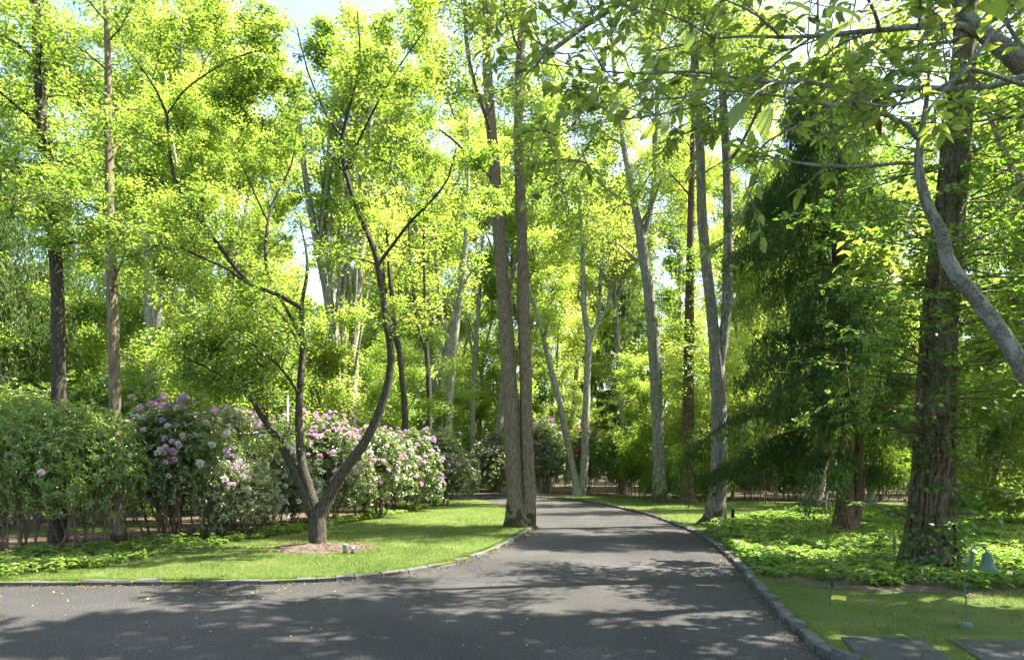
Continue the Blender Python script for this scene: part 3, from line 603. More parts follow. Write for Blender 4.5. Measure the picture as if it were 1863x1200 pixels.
# 1 small three-stemmed maple on the lawn
small = [
    [(579, 1003, 40), (578, 970, 39), (577, 940, 40), (576, 925, 42)],
    [(572, 938, 30), (560, 905, 25), (545, 870, 21), (525, 835, 19), (505, 800, 17), (484, 768, 15), (455, 720, 12, .1), (425, 660, 9, .2), (395, 610, 6, .3)],
    [(575, 930, 28), (563, 890, 23), (551, 850, 20), (545, 800, 19), (544, 740, 17), (548, 680, 16), (552, 620, 13), (548, 560, 10, .3), (560, 480, 7, .6), (545, 400, 4, .8)],
    [(582, 938, 32), (600, 900, 26), (622, 860, 23), (660, 810, 22), (690, 750, 20), (708, 690, 18), (711, 635, 17), (704, 590, 16), (693, 520, 15), (688, 480, 14), (672, 430, 13), (650, 380, 12), (628, 310, 11), (622, 250, 8), (640, 180, 6, -.3), (655, 110, 4, -.5), (650, 20, 3, -.5)],
    [(484, 768, 9), (455, 725, 8, -.3), (415, 690, 6, -.6), (370, 665, 4, -.9), (335, 650, 3, -1.1)],
    [(495, 785, 6), (480, 730, 6, .4), (470, 660, 5, .6), (450, 590, 4, .8)],
    [(546, 720, 8), (520, 680, 7, -.4), (480, 640, 6, -.8), (430, 610, 4, -1.1), (370, 590, 3, -1.4)],
    [(550, 640, 8), (530, 600, 6, .4), (500, 560, 5, .6), (460, 540, 4, .8)],
    [(690, 478, 11), (715, 445, 8), (745, 405, 7, -.3), (785, 365, 6, -.5), (815, 325, 4, -.8), (830, 270, 3, -1)],
    [(548, 560, 11), (505, 535, 10, -.3), (455, 518, 10, -.6), (405, 455, 9, -.9), (365, 400, 9, -1.2), (333, 355, 8, -1.3), (315, 315, 8, -1.4), (306, 260, 7, -1.5), (304, 210, 7, -1.6), (285, 165, 5, -1.8), (255, 120, 4, -2), (222, 75, 3, -2.2)],
    [(304, 208, 5, -1.6), (330, 170, 4, -1.5), (375, 135, 4, -1.3), (420, 108, 3, -1.2), (480, 90, 3, -1)],
    [(455, 518, 8, -.6), (415, 490, 6, -1), (360, 465, 6, -1.4), (300, 435, 5, -1.8), (235, 410, 4, -2.3), (150, 375, 3, -2.8), (60, 350, 2, -3.2)],
    [(552, 620, 9), (520, 560, 8, .4), (485, 490, 8, .6), (488, 400, 7, .8), (505, 350, 5, 1), (530, 300, 4, 1.2), (540, 230, 3, 1.3)],
    [(487, 402, 5, .8), (462, 350, 4, .7), (440, 300, 3, .6), (400, 250, 3, .4), (380, 200, 2, .3)],
    [(622, 250, 6), (590, 200, 5, -.3), (560, 130, 4, -.6), (540, 50, 3, -1)],
    [(628, 310, 6), (670, 220, 5, -.6), (720, 130, 4, -1.2), (770, 60, 3, -1.6)],
]
traced_tree('maple_tree', 'small dark-barked tree with three spreading stems in a mulch ring on the left lawn', 'tree', 13.25, small, 'maple_bark', 'young_leaf',
            cfgc(9, 1.45, 62, 6, 4, 25, .07, up=.0, flat=.78, spread=.09, scat=.045, nj=.26), 31, alt=({4, 5, 6, 7, 1}, cfgc(12, .95, 60, 5, 4, 19, .068, up=.05, flat=.35, spread=.10, scat=.07, nj=.4)), crown_limbs=[1, 3, 4, 5, 6, 7, 8, 9, 10, 11, 12, 13, 14, 15], t0=.3, flare=.25, flareh=.25)

CO = cfgc(12, 3.3, 60, 7, 5, 27, .11, up=.02, flat=.35, spread=.18, scat=.15)
# 2 twin oak by the drive
traced_tree('twin_oak', 'tall oak of two close parallel trunks standing at the left edge of the driveway', 'tree', 18.0,
            [[(946, 962, 60), (942, 940, 46), (938, 900, 34), (933, 800, 32), (928, 700, 31), (922, 600, 29), (914, 500, 27), (907, 400, 26), (901, 320, 24), (893, 220, 21), (886, 100, 19), (885, -60, 16), (880, -250, 10), (870, -420, 4)],
             [(958, 955, 40), (963, 930, 30), (962, 880, 28), (959, 800, 26), (957, 700, 25), (954, 600, 25), (952, 500, 24), (949, 400, 22), (945, 300, 20), (944, 180, 19), (950, 50, 17), (960, -120, 14), (965, -300, 7), (960, -420, 3)],
             [(893, 230, 12), (870, 170, 10, .3), (850, 90, 9, .6), (845, -40, 7, 1)],
             [(901, 330, 6), (870, 300, 6, -.3), (820, 250, 5, -.8), (760, 215, 4, -1.4), (700, 190, 3, -2)],
             [(948, 330, 7), (985, 300, 5, .5), (1030, 290, 5, -.6), (1080, 300, 3, -1.2)],
             [(920, 590, 4, -.1), (935, 480, 8, 0), (952, 455, 6, .1)]],
            'brown_bark', 'oak_leaf', cfgc(7, 2.5, 60, 6, 5, 22, .11, up=.02, flat=.35, spread=.18, scat=.15), 32, crown_limbs=[0, 1, 2, 3, 4], t0=.52, flare=.35, flareh=.35)
# 3 grey oak with high fork
traced_tree('grey_oak', 'grey oak with a clean trunk forking high, standing alone right of the drive', 'tree', 30.3,
            [[(1203, 916, 34), (1201, 895, 25), (1199, 850, 22), (1196, 760, 21), (1191, 650, 20), (1183, 550, 19), (1173, 480, 18), (1166, 430, 17), (1156, 380, 12), (1145, 320, 12), (1133, 250, 10, .5), (1120, 150, 8, .8), (1110, 20, 5, 1)],
             [(1168, 440, 11), (1181, 390, 10), (1190, 330, 9), (1191, 250, 8, -.5), (1200, 120, 6, -1), (1195, -30, 4, -1.2)]],
            'grey_bark', 'wood_leaf', CO, 33, t0=.45, flare=.6, flareh=.3)
# 4 ivy tree
def ivy(Y, x0, x1, y0, y1, n, sz, dep, mat):
    def f(r, W, Lv, t, base):
        # short horizontal shoots with leaves all round the trunk
        for _ in range(n):
            py = r.uniform(y0, y1); q = (py - y0) / (y1 - y0); px = x0 * (1 - q) + x1 * q
            c_ = P(px, py, Y); a = r.uniform(0, 6.28); L = dep * r.uniform(.3, 1.2)
            if r.random() < .25: L *= 1.6
            pts = path(r, c_, (math.cos(a), math.sin(a), .1), L, .15, .12, -.02); W.tube(pts, np.linspace(.008, .003, len(pts)), 3)
            foliate(r, Lv, pts, dict(leaves=int(14 + 16 * L), size=sz, spread=.15, scat=.08, nj=.35))
    return f
traced_tree('ivy_leafed_tree', 'brown trunk wrapped in bright leafy climber between the grey oak and the two-stemmed oak', 'tree', 29.2,
            [[(1252, 920, 34), (1250, 890, 25), (1251, 840, 21), (1252, 760, 20), (1253, 680, 18), (1254, 600, 17), (1255, 520, 15), (1256, 440, 13), (1258, 340, 11), (1262, 200, 8), (1265, 60, 5)]],
            'red_bark', 'young_leaf', CO, 34, extra=[ivy(29.2, 1252, 1255, 440, 860, 150, .15, 1.3, None)], t0=.6, flare=.3)
# 5 two-stemmed oak right of the drive
traced_tree('two_stemmed_oak', 'mossy-footed grey oak splitting into two straight stems just right of the driveway kerb', 'tree', 18.9,
            [[(1296, 957, 48), (1302, 935, 40), (1306, 900, 34), (1308, 850, 31), (1308, 780, 29), (1306, 700, 27), (1303, 650, 26), (1298, 600, 21), (1289, 520, 20), (1281, 440, 19), (1276, 370, 18), (1274, 280, 17), (1268, 170, 15), (1260, 50, 13), (1255, -80, 9), (1250, -250, 4)],
             [(1304, 700, 18), (1312, 650, 18), (1319, 590, 18), (1323, 520, 18), (1325, 440, 18), (1324, 370, 18), (1322, 290, 17), (1316, 190, 15), (1312, 80, 13), (1320, -60, 9), (1325, -250, 4)],
             [(1300, 945, 22), (1284, 945, 18), (1272, 955, 16, -.2), (1262, 964, 8, -.4)],
             [(1322, 300, 9), (1345, 270, 7, -.4), (1370, 220, 6, -.8), (1400, 160, 4, -1.2)]],
            'grey_bark', 'oak_leaf', CO, 35, crown_limbs=[0, 1, 3], t0=.62, flare=.4, flareh=.4)
# 6 leaning pale pair far at the bend
traced_tree('leaning_pale_tree', 'pale slender tree with two leaning trunks from one base at the bend', 'tree', 37.5,
            [[(1052, 903, 22), (1049, 885, 15), (1042, 850, 12), (1030, 790, 12), (1018, 730, 11), (1005, 680, 10), (990, 620, 8), (975, 560, 6), (955, 500, 4, .5)],
             [(1056, 900, 17), (1061, 870, 14), (1064, 820, 14), (1066, 750, 13), (1068, 690, 12), (1070, 640, 12), (1070, 610, 11), (1062, 560, 9), (1061, 500, 8), (1058, 430, 6, .4), (1050, 330, 4, .8)],
             [(1070, 622, 8), (1085, 590, 7), (1105, 560, 6), (1112, 520, 6, -.3), (1135, 490, 4, -.6), (1160, 440, 3, -.8)],
             [(1085, 590, 5), (1090, 560, 5), (1095, 500, 4, .4), (1110, 440, 3, .5)]],
            'pale_bark', 'wood_leaf', cfgc(7, 2.2, 52, 5, 4, 16, .16, up=.03, flat=.2, spread=.15, scat=.14), 36, t0=.55, flare=.3)
# left background trunks
CB = cfgc(13, 2.9, 60, 6, 5, 30, .115, up=.02, flat=.3, spread=.18, scat=.16)
traced_tree('dark_trunked_tree', 'straight dark brown trunk rising from the bushes near the left edge', 'tree', 14.2,
            [[(105, 985, 36), (106, 900, 30), (107, 800, 28), (107, 700, 27), (106, 600, 26), (103, 500, 25), (98, 430, 24), (92, 330, 22), (78, 240, 21), (70, 120, 20), (66, 20, 17), (60, -100, 12), (55, -280, 6)]],
            'maple_bark', 'young_leaf', cfgc(15, 2.1, 66, 6, 4, 28, .09, up=.0, flat=.5, spread=.15, scat=.12), 37, t0=.4, flare=.2, extra=[ivy(14.2, 75, 100, 200, 470, 120, .1, .55, None)])
traced_tree('hedge_oak', 'light brown trunk standing in front of the purple rhododendron, just left of its stems', 'tree', 13.6,
            [[(218, 1003, 36), (216, 985, 30), (213, 930, 27), (211, 880, 24), (210, 800, 23), (208, 700, 22), (206, 600, 21), (203, 520, 20), (201, 430, 19), (199, 330, 17), (197, 230, 15), (196, 100, 12), (190, -50, 9), (185, -220, 4)]],
            'brown_bark', 'young_leaf', cfgc(14, 2.1, 66, 6, 4, 26, .09, up=.0, flat=.5, spread=.15, scat=.12), 38, t0=.38, flare=.2)
traced_tree('forked_grey_tree', 'big pale grey trunk forking against a gap of sky left of the small three-stemmed tree', 'tree', 27,
            [[(340, 890, 24), (341, 780, 21), (342, 700, 20), (344, 620, 19), (348, 530, 18), (352, 450, 17), (357, 390, 16), (360, 330, 12), (358, 260, 10), (350, 150, 8), (345, 20, 5)],
             [(356, 395, 12), (368, 350, 12), (385, 320, 11), (408, 298, 9), (440, 280, 6, .5), (500, 262, 4, 1)],
             [(350, 470, 7), (362, 510, 6, .5), (372, 560, 6, 1.0)]],
            'pale_bark', 'wood_leaf', CB, 39, crown_limbs=[0, 1], t0=.45)
traced_tree('pale_slim_tree', 'slim pale trunk between the light brown trunk and the big grey forked one', 'tree', 24,
            [[(275, 880, 20), (272, 760, 17), (271, 650, 16), (270, 540, 15), (270, 460, 15), (268, 400, 14), (266, 300, 12), (262, 180, 9), (255, 40, 6)],
             [(270, 470, 7), (285, 400, 6), (292, 380, 5), (310, 340, 3)]],
            'pale_bark', 'wood_leaf', CB, 40, t0=.5)
# ivy-green many-stemmed group behind the small tree
for k, (x, xs, Yk, wd, lab) in enumerate([(613, [(612, 700), (606, 620), (596, 540), (580, 460), (565, 380), (550, 280), (540, 160)], 25, 18, 'greenish trunk leaning left, left one of the fan of upright stems behind the small tree'),
                                (640, [(641, 700), (643, 620), (650, 540), (660, 440), (678, 340), (700, 240), (730, 140)], 24.5, 20, 'ivy-green trunk leaning right, right one of the fan of upright stems behind the small tree'),
                                (628, [(628, 700), (624, 620), (622, 540), (620, 440), (616, 340), (610, 230), (606, 120)], 26, 13, 'slim upright stem in the middle of the fan of stems behind the small tree')]):
    main = [(x, 890, wd * 1.3), (x, 780, wd)] + [(a, b, wd * (1 - .09 * i)) for i, (a, b) in enumerate(xs)]
    side = []
    rr_ = random.Random(k)
    for j in range(7):
        i0 = rr_.randint(0, 3); a, b = xs[i0]; dx = rr_.uniform(-55, 60); w0 = rr_.uniform(5, 9)
        side.append([(a, b, w0), (a + dx * .3, b - 90, w0 * .85, rr_.uniform(-.6, .6)), (a + dx * .7, b - 200, w0 * .7, rr_.uniform(-1, 1)), (a + dx * 1.2, b - 330, w0 * .4, rr_.uniform(-1.5, 1.5))])
    traced_tree('upright_stem_tree', lab, 'tree', Yk, [main] + side, 'pale_bark', 'wood_leaf', cfgc(4, 1.6, 45, 4, 3, 14, .15, up=.06, flat=.1, scat=.14, spread=.16), 50 + k, t0=.5, extra=[ivy(Yk, x, xs[2][0], 540, 860, 50, .11, .45, None)], group='fan of upright stems behind the small tree')
for (x, y0, Yk, wd, top, lean, bk, lab) in [(737, 885, 27, 11, 560, -14, 'maple_bark', 'thin dark trunk right of the fan of upright stems'), (781, 885, 33, 10, 600, -4, 'maple_bark', 'short dark trunk left of the pale forked pair near the road bend'),
                                  (797, 885, 36, 12, 560, 20, 'pale_bark', 'pale trunk leaning right beside a taller pale forked one near the road bend'), (816, 885, 35, 15, 540, 14, 'pale_bark', 'pale trunk forking into a V left of the twin oak'),
                                  (860, 885, 44, 9, 540, 8, 'pale_bark', 'faint pale trunk seen close left of the twin oak')]:
    main = [(x, 892, wd * 1.2), (x, 760, wd), (x + lean * .4, 680, wd * .95), (x + lean, top + 50, wd * .85), (x + lean * 2, top - 60, wd * .6), (x + lean * 2.5, top - 200, wd * .35), (x + lean * 2.5, top - 330, wd * .2)]
    fk = [(x + lean * .6, 650, wd * .65), (x + lean * .6 - 18, 590, wd * .5, .3), (x + lean * .6 - 30, 500, wd * .4, .6), (x + lean * .6 - 36, 400, wd * .2, .8)]
    traced_tree('slender_tree', lab, 'tree', Yk, [main, fk], bk, 'wood_leaf', cfgc(7, 2.1, 50, 5, 3, 14, .16, up=.04, flat=.2, scat=.15, spread=.16), int(x), t0=.4)
# 7 big vine-clad trunk on the right
def vines(r, W, Lv, t, base):
    V = Wood()
    for k in range(26):
        a = r.uniform(0, 6.28); tw = r.normal(0, 1.3); pts = []; rr0 = r.uniform(.008, .034)
        hmax = r.uniform(2.5, 8)
        for j in range(34):
            h = .1 + hmax * j / 33; py = 850 - (h - 1.6) * F / 10.7; cx = np.interp(py, [100, 300, 600, 800, 980, 1035], [1748, 1738, 1708, 1699, 1692, 1687])
            wr = np.interp(py, [0, 300, 600, 800, 940, 1035], [19, 23, 29, 32, 36, 50]) / F * 10.7 + rr0 * .2
            a2 = a + tw * j / 33 + .12 * math.sin(j * .7 + k)
            c0 = P(cx, py, 10.7); pts.append(c0 + [wr * math.cos(a2), wr * math.sin(a2), 0])
        V.tube(np.array(pts), np.linspace(rr0, rr0 * .5, 34), 6, rough=.08, rng=r)
    for k in range(70):   # loose stringy shoots
        py = r.uniform(250, 1010); cx = np.interp(py, [100, 300, 600, 800, 980], [1748, 1738, 1708, 1699, 1692]); a = r.uniform(0, 6.28)
        wr = np.interp(py, [0, 300, 600, 800, 940], [24, 29, 38, 42, 50]) / F * 10.7
        p = P(cx, py, 10.7) + [wr * math.cos(a), wr * math.sin(a), 0]
        q = path(r, p, (math.cos(a + 1.2), math.sin(a + 1.2), r.normal(0, .8)), r.uniform(.3, .9), .08, .22, -.03); V.tube(q, np.linspace(.006, .003, len(q)), 3)
    V.build('vine_stem', M['vine_wood'], t, base)
def hydrangea(r, W, Lv, t, base):
    V = Wood(); VL = Leaves()
    shoots = []
    for k in range(125):
        py = r.uniform(140, 960); cx = np.interp(py, [100, 300, 600, 800, 980], [1748, 1738, 1708, 1699, 1692])
        p = P(cx, py, 10.7); u = r.random()
        a = (math.pi + r.normal(0, .6)) if u < .36 else (r.normal(0, .7) if u < .72 else r.uniform(-2.6, -.5))
        if py > 790 and r.random() < .7: continue
        L = r.uniform(.7, 2.3) if py < 760 else r.uniform(.4, 1.3)
        q = path(r, p + [.3 * math.cos(a), .3 * math.sin(a), 0], (math.cos(a), math.sin(a), r.normal(.12, .14)), L, .18, .09, -.015); shoots.append(q)
        V.tube(q, np.linspace(.016, .004, len(q)), 4)
        sprout(r, V, VL, q, np.linspace(.012, .004, len(q)), 0, dict(lv=[dict(per=6, ang=55, len=.42, seg=.12, wan=.12, up=.0, rr=.5, sides=3, flat=.85, tap=.4)], leaves=9, size=.09, nj=.28, spread=.03, scat=.02, ldrop=-.12), .12)
    for k in range(210):
        py = r.uniform(120, 820) if r.random() < .8 else r.uniform(820, 960); cx = np.interp(py, [100, 300, 600, 800, 980], [1748, 1738, 1708, 1699, 1692]); a = r.uniform(-3.2, .1)
        wr = np.interp(py, [0, 300, 600, 800, 940], [20, 24, 30, 33, 38]) / F * 10.7
        q = path(r, P(cx, py, 10.7) + [wr * math.cos(a), wr * math.sin(a), 0], (math.cos(a) + r.normal(0, .8), math.sin(a), r.normal(0, .4)), r.uniform(.12, .4), .06, .15, -.02); V.tube(q, np.linspace(.005, .003, len(q)), 3)
        foliate(r, VL, q, dict(leaves=9, size=.085, nj=.4, spread=.05, scat=.03))
    V.build('vine_branch', M['stem_bark'], t, base); VL.build('vine_foliage', tpl_leaf(.68, 4, .1, .15), M['vine_leaf'], t, base, True)
    B = Leaves()
    for k in range(260):
        py = 960 + 75 * r.random(); a = r.uniform(3.3, 6.1); p = P(1690, py, 10.7) + [.5 * math.cos(a), .5 * math.sin(a), 0]
        B.add(p[None], jit(r, 1, .8), np.array([[math.cos(a), math.sin(a), .6]]) + jit(r, 1, .2), np.array([r.uniform(.05, .09)]), r.random(1))
    B.build('ivy_foliage', tpl_leaf(.8, 4, .1, .15), M['vine_leaf'], t, base)
traced_tree('vine_clad_tree', 'massive shaggy trunk wrapped in twisting vines in the ground cover at right', 'tree', 10.7,
            [[(1687, 1038, 112), (1690, 1010, 96), (1692, 970, 88), (1694, 920, 84), (1697, 860, 82), (1699, 800, 80), (1701, 740, 79), (1703, 680, 76), (1708, 600, 72), (1714, 520, 68), (1724, 430, 62), (1736, 320, 58), (1746, 200, 54), (1754, 80, 48), (1762, -60, 42), (1768, -300, 30), (1772, -600, 12)]],
            'vine_bark', 'oak_leaf', cfgc(7, 2.5, 62, 6, 5, 22, .11, up=.02, flat=.35, spread=.16, scat=.14), 61, t0=.5, flare=.32, flareh=.3, sides=30, extra=[vines, hydrangea])
# burl roots are given by the flare; 8/9 weeping cypress with its two-stemmed trunk
def strands(r, Lv, p, L, dens, w_):
    n = max(4, int(L * dens)); t = r.uniform(0, 1, n); k = r.normal(0, .035, (n, 2)) * (1.0)
    sw = r.normal(0, .1, 2)
    q = np.column_stack([p[0] + k[:, 0] + sw[0] * t, p[1] + k[:, 1] + sw[1] * t, p[2] - L * t])
    d = np.column_stack([r.normal(0, .38, (n, 2)), -np.ones(n)])
    Lv.add(q, d, jit(r, n, 1), w_ * r.uniform(.7, 1.3, n) * (1 - .4 * t), np.clip(r.normal(.35, .2) + r.normal(0, .15, n) + .2 * t, 0, 1))
def weeping(name, label, Y, limbs, height, rx, seed, n_br, bark, leafm='cypress_leaf', L0=.9, zmin=1.2, dens=26, xskew=0.0, ws=.13, mult=16, boughs=0):
    r = np.random.default_rng(seed); W = Wood(); Lv = Leaves(); base = P(limbs[0][0][0], limbs[0][0][1], Y); base[2] = .05
    t = thing(name, label, 'tree', tuple(base))
    tr = None
    for k, l in enumerate(limbs):
        pts, rad = traced(Y, l); 
        if k == 0: pts = np.vstack([pts[0] - [0, 0, .12], pts]); rad = np.concatenate([[rad[0] * 1.12], rad]); tr = pts
        W.tube(pts, rad, 12, .3 if k == 0 else 0, .3, .04, r)
    if boughs:
        for k in range(boughs):
            h = zmin + (height - zmin) * ((k + r.random()) / boughs) ** .95; q = h / height; a = k * 2.4 + r.normal(0, .35)
            c0 = np.array([np.interp(h, tr[:, 2], tr[:, 0]), np.interp(h, tr[:, 2], tr[:, 1]), h]); L = (rx * (1 - q) ** .62 + .3) * r.uniform(.65, 1.2) * (1 + xskew * -math.cos(a))
            pts = path(r, c0, (math.cos(a), math.sin(a), .55), L, .2, .05, -.13 * 2.4 / max(L, 1.2)); W.tube(pts, np.linspace(.035 * (1 - q) + .012, .006, len(pts)), 4)
            tb = r.normal(0, .16)
            for j in range(int(L * 9)):
                s_ = r.uniform(.15, 1); i = min(int(s_ * (len(pts) - 1)), len(pts) - 2); sd = np.array([-math.sin(a), math.cos(a), 0]) * (1 if j % 2 else -1)
                q2 = path(r, pts[i], sd * .8 + np.array([math.cos(a), math.sin(a), -.1]) * .8, (.75 * (1.15 - s_) + .25) * r.uniform(.6, 1.2), .12, .08, -.07)
                for p in q2[1:]:
                    for _ in range(3): 
                        n0 = len(Lv.t); strands(r, Lv, p + r.normal(0, .03, 3), L0 * r.uniform(.15, 1.0) * (.6 + .5 * q), dens, ws); Lv.t[n0] = np.clip(Lv.t[n0] + tb, 0, 1)
    for k in range(n_br):
        h = zmin + (height - zmin) * ((k + r.random()) / n_br) ** .9; q = h / height
        c0 = np.array([np.interp(h, tr[:, 2], tr[:, 0]), np.interp(h, tr[:, 2], tr[:, 1]), h]); a = k * 2.4 + r.normal(0, .3)
        L = rx * (1 - q) ** .75 * r.uniform(.7, 1.15) + .35; L *= 1 + xskew * -math.cos(a)
        pts = path(r, c0, (math.cos(a), math.sin(a), .25), L, .25, .06, -.035); W.tube(pts, np.linspace(.035 * (1 - q) + .012, .006, len(pts)), 4)
        m = int(L * mult)
        for s in r.uniform(.12, 1, m):
            i = min(int(s * (len(pts) - 1)), len(pts) - 2); f = s * (len(pts) - 1) - i; p = pts[i] * (1 - f) + pts[i + 1] * f
            sd = np.array([-math.sin(a), math.cos(a), 0]) * r.normal(0, .28 * (1.15 - s) + .1)
            strands(r, Lv, p + sd + [0, 0, .03], L0 * r.uniform(.35, 1.25), dens, ws)
    W.build('trunk', M[bark], t, base); Lv.build('crown', tpl_diamond(.22, .05, .1), M[leafm], t, base); return t
weeping('weeping_cypress', 'dark weeping conifer with curtains of hanging sprays and a reddish two-stemmed trunk', 15.6,
        [[(1533, 978, 46), (1535, 950, 38), (1537, 920, 32), (1538, 880, 26), (1535, 800, 23), (1530, 700, 20), (1525, 600, 17), (1520, 450, 13), (1516, 250, 8), (1514, 60, 3)],
         [(1546, 976, 26), (1554, 940, 22), (1561, 900, 20), (1564, 860, 18), (1560, 780, 13), (1552, 700, 8)]], 11.2, 3.1, 71, 0, 'red_bark', zmin=1.5, L0=1.0, dens=22, xskew=.35, boughs=66, ws=.11)
weeping('hemlock_tree', 'pale-barked conifer behind the weeping one with hanging foliage and a broad mossy foot', 25.5,
        [[(1485, 928, 50), (1484, 905, 36), (1486, 870, 29), (1489, 800, 25), (1492, 700, 24), (1492, 600, 22), (1492, 500, 20), (1490, 300, 14), (1488, 100, 8), (1488, 0, 4)]], 17, 3.5, 72, 85, 'grey_bark', L0=1.0, zmin=4.6, dens=14, ws=.22)
weeping('hemlock_tree', 'drooping conifer with fine yellowish-green foliage at the right edge behind the vine-clad trunk', 19.5,
        [[(1925, 945, 40), (1925, 800, 30), (1920, 600, 24), (1918, 300, 14), (1915, 0, 6)]], 12, 4.4, 73, 60, 'grey_bark', 'pine_leaf', 1.0, zmin=2.2, dens=16, ws=.18, mult=24)
weeping('hemlock_tree', 'drooping conifer with soft light foliage at the left edge of the photo behind the bushes', 17.5,
        [[(-10, 960, 40), (-10, 800, 32), (-12, 600, 26), (-14, 300, 14), (-16, 0, 6)]], 11, 3.6, 74, 80, 'grey_bark', 'pine_leaf', .7, zmin=2.4, dens=22, ws=.15, mult=32)
weeping('white_pine', 'soft blue-green pine in the wood behind the bend, above the red rhododendron', 46,
        [[(1133, 890, 14), (1134, 700, 12), (1135, 500, 8), (1136, 380, 4)]], 16, 4.6, 75, 80, 'pale_bark', 'pine_leaf', .5, zmin=3.0, dens=34, ws=.24)

# the wood beyond, one leafy mass
def far_wood():
    r = np.random.default_rng(88); Lv = Leaves(); n = 110000; k = 380
    cx = r.uniform(-115, 115, k); cy = 92 + r.uniform(0, 14, k); cz = 26 * r.random(k) ** 1.3 + .5; cr = r.uniform(2, 4.5, k); i = r.integers(0, k, n)
    d = nrm(r.normal(0, 1, (n, 3))) * (cr[i] * r.uniform(.4, 1, n))[:, None]
    p = np.column_stack([cx[i], cy[i], cz[i]]) + d; kp = p[:, 2] > 0; p = p[kp]; n = len(p)
    Lv.add(p, jit(r, n, 1), np.array([0, 0, .7]) + jit(r, n, 1), r.uniform(.35, .7, n), np.clip(r.normal(.5, .25, n), 0, 1))
    o = Lv.build('far_wood', tpl_diamond(.6, .1, .1), M['wood_leaf']); o['kind'] = 'stuff'
far_wood()
# ------------------------------------------------------------------ shrubs
def truss_mesh(name, mat, seed, n=40):
    r = np.random.default_rng(seed); Lv = Leaves()
    d = nrm(r.normal(0, 1, (n, 3))); d[:, 2] = np.abs(d[:, 2]) * 1.1 - .25; d = nrm(d)
    for j in range(3):
        dd = nrm(d + jit(r, n, .32)); Lv.add(d * r.uniform(.03, .065, (n, 1)), dd, jit(r, n, 1), r.uniform(.026, .05, n), np.clip(r.normal(.5, .3, n), 0, 1))
    o = Lv.build(name, tpl_hex(.75, .15, -.1), M[mat]); me = o.data; bpy.data.objects.remove(o); return me
TR = {k: [truss_mesh('flower_cluster', k, s) for s in (1, 2, 3)] for k in ('pink', 'purple', 'magenta', 'white', 'blush', 'red')}

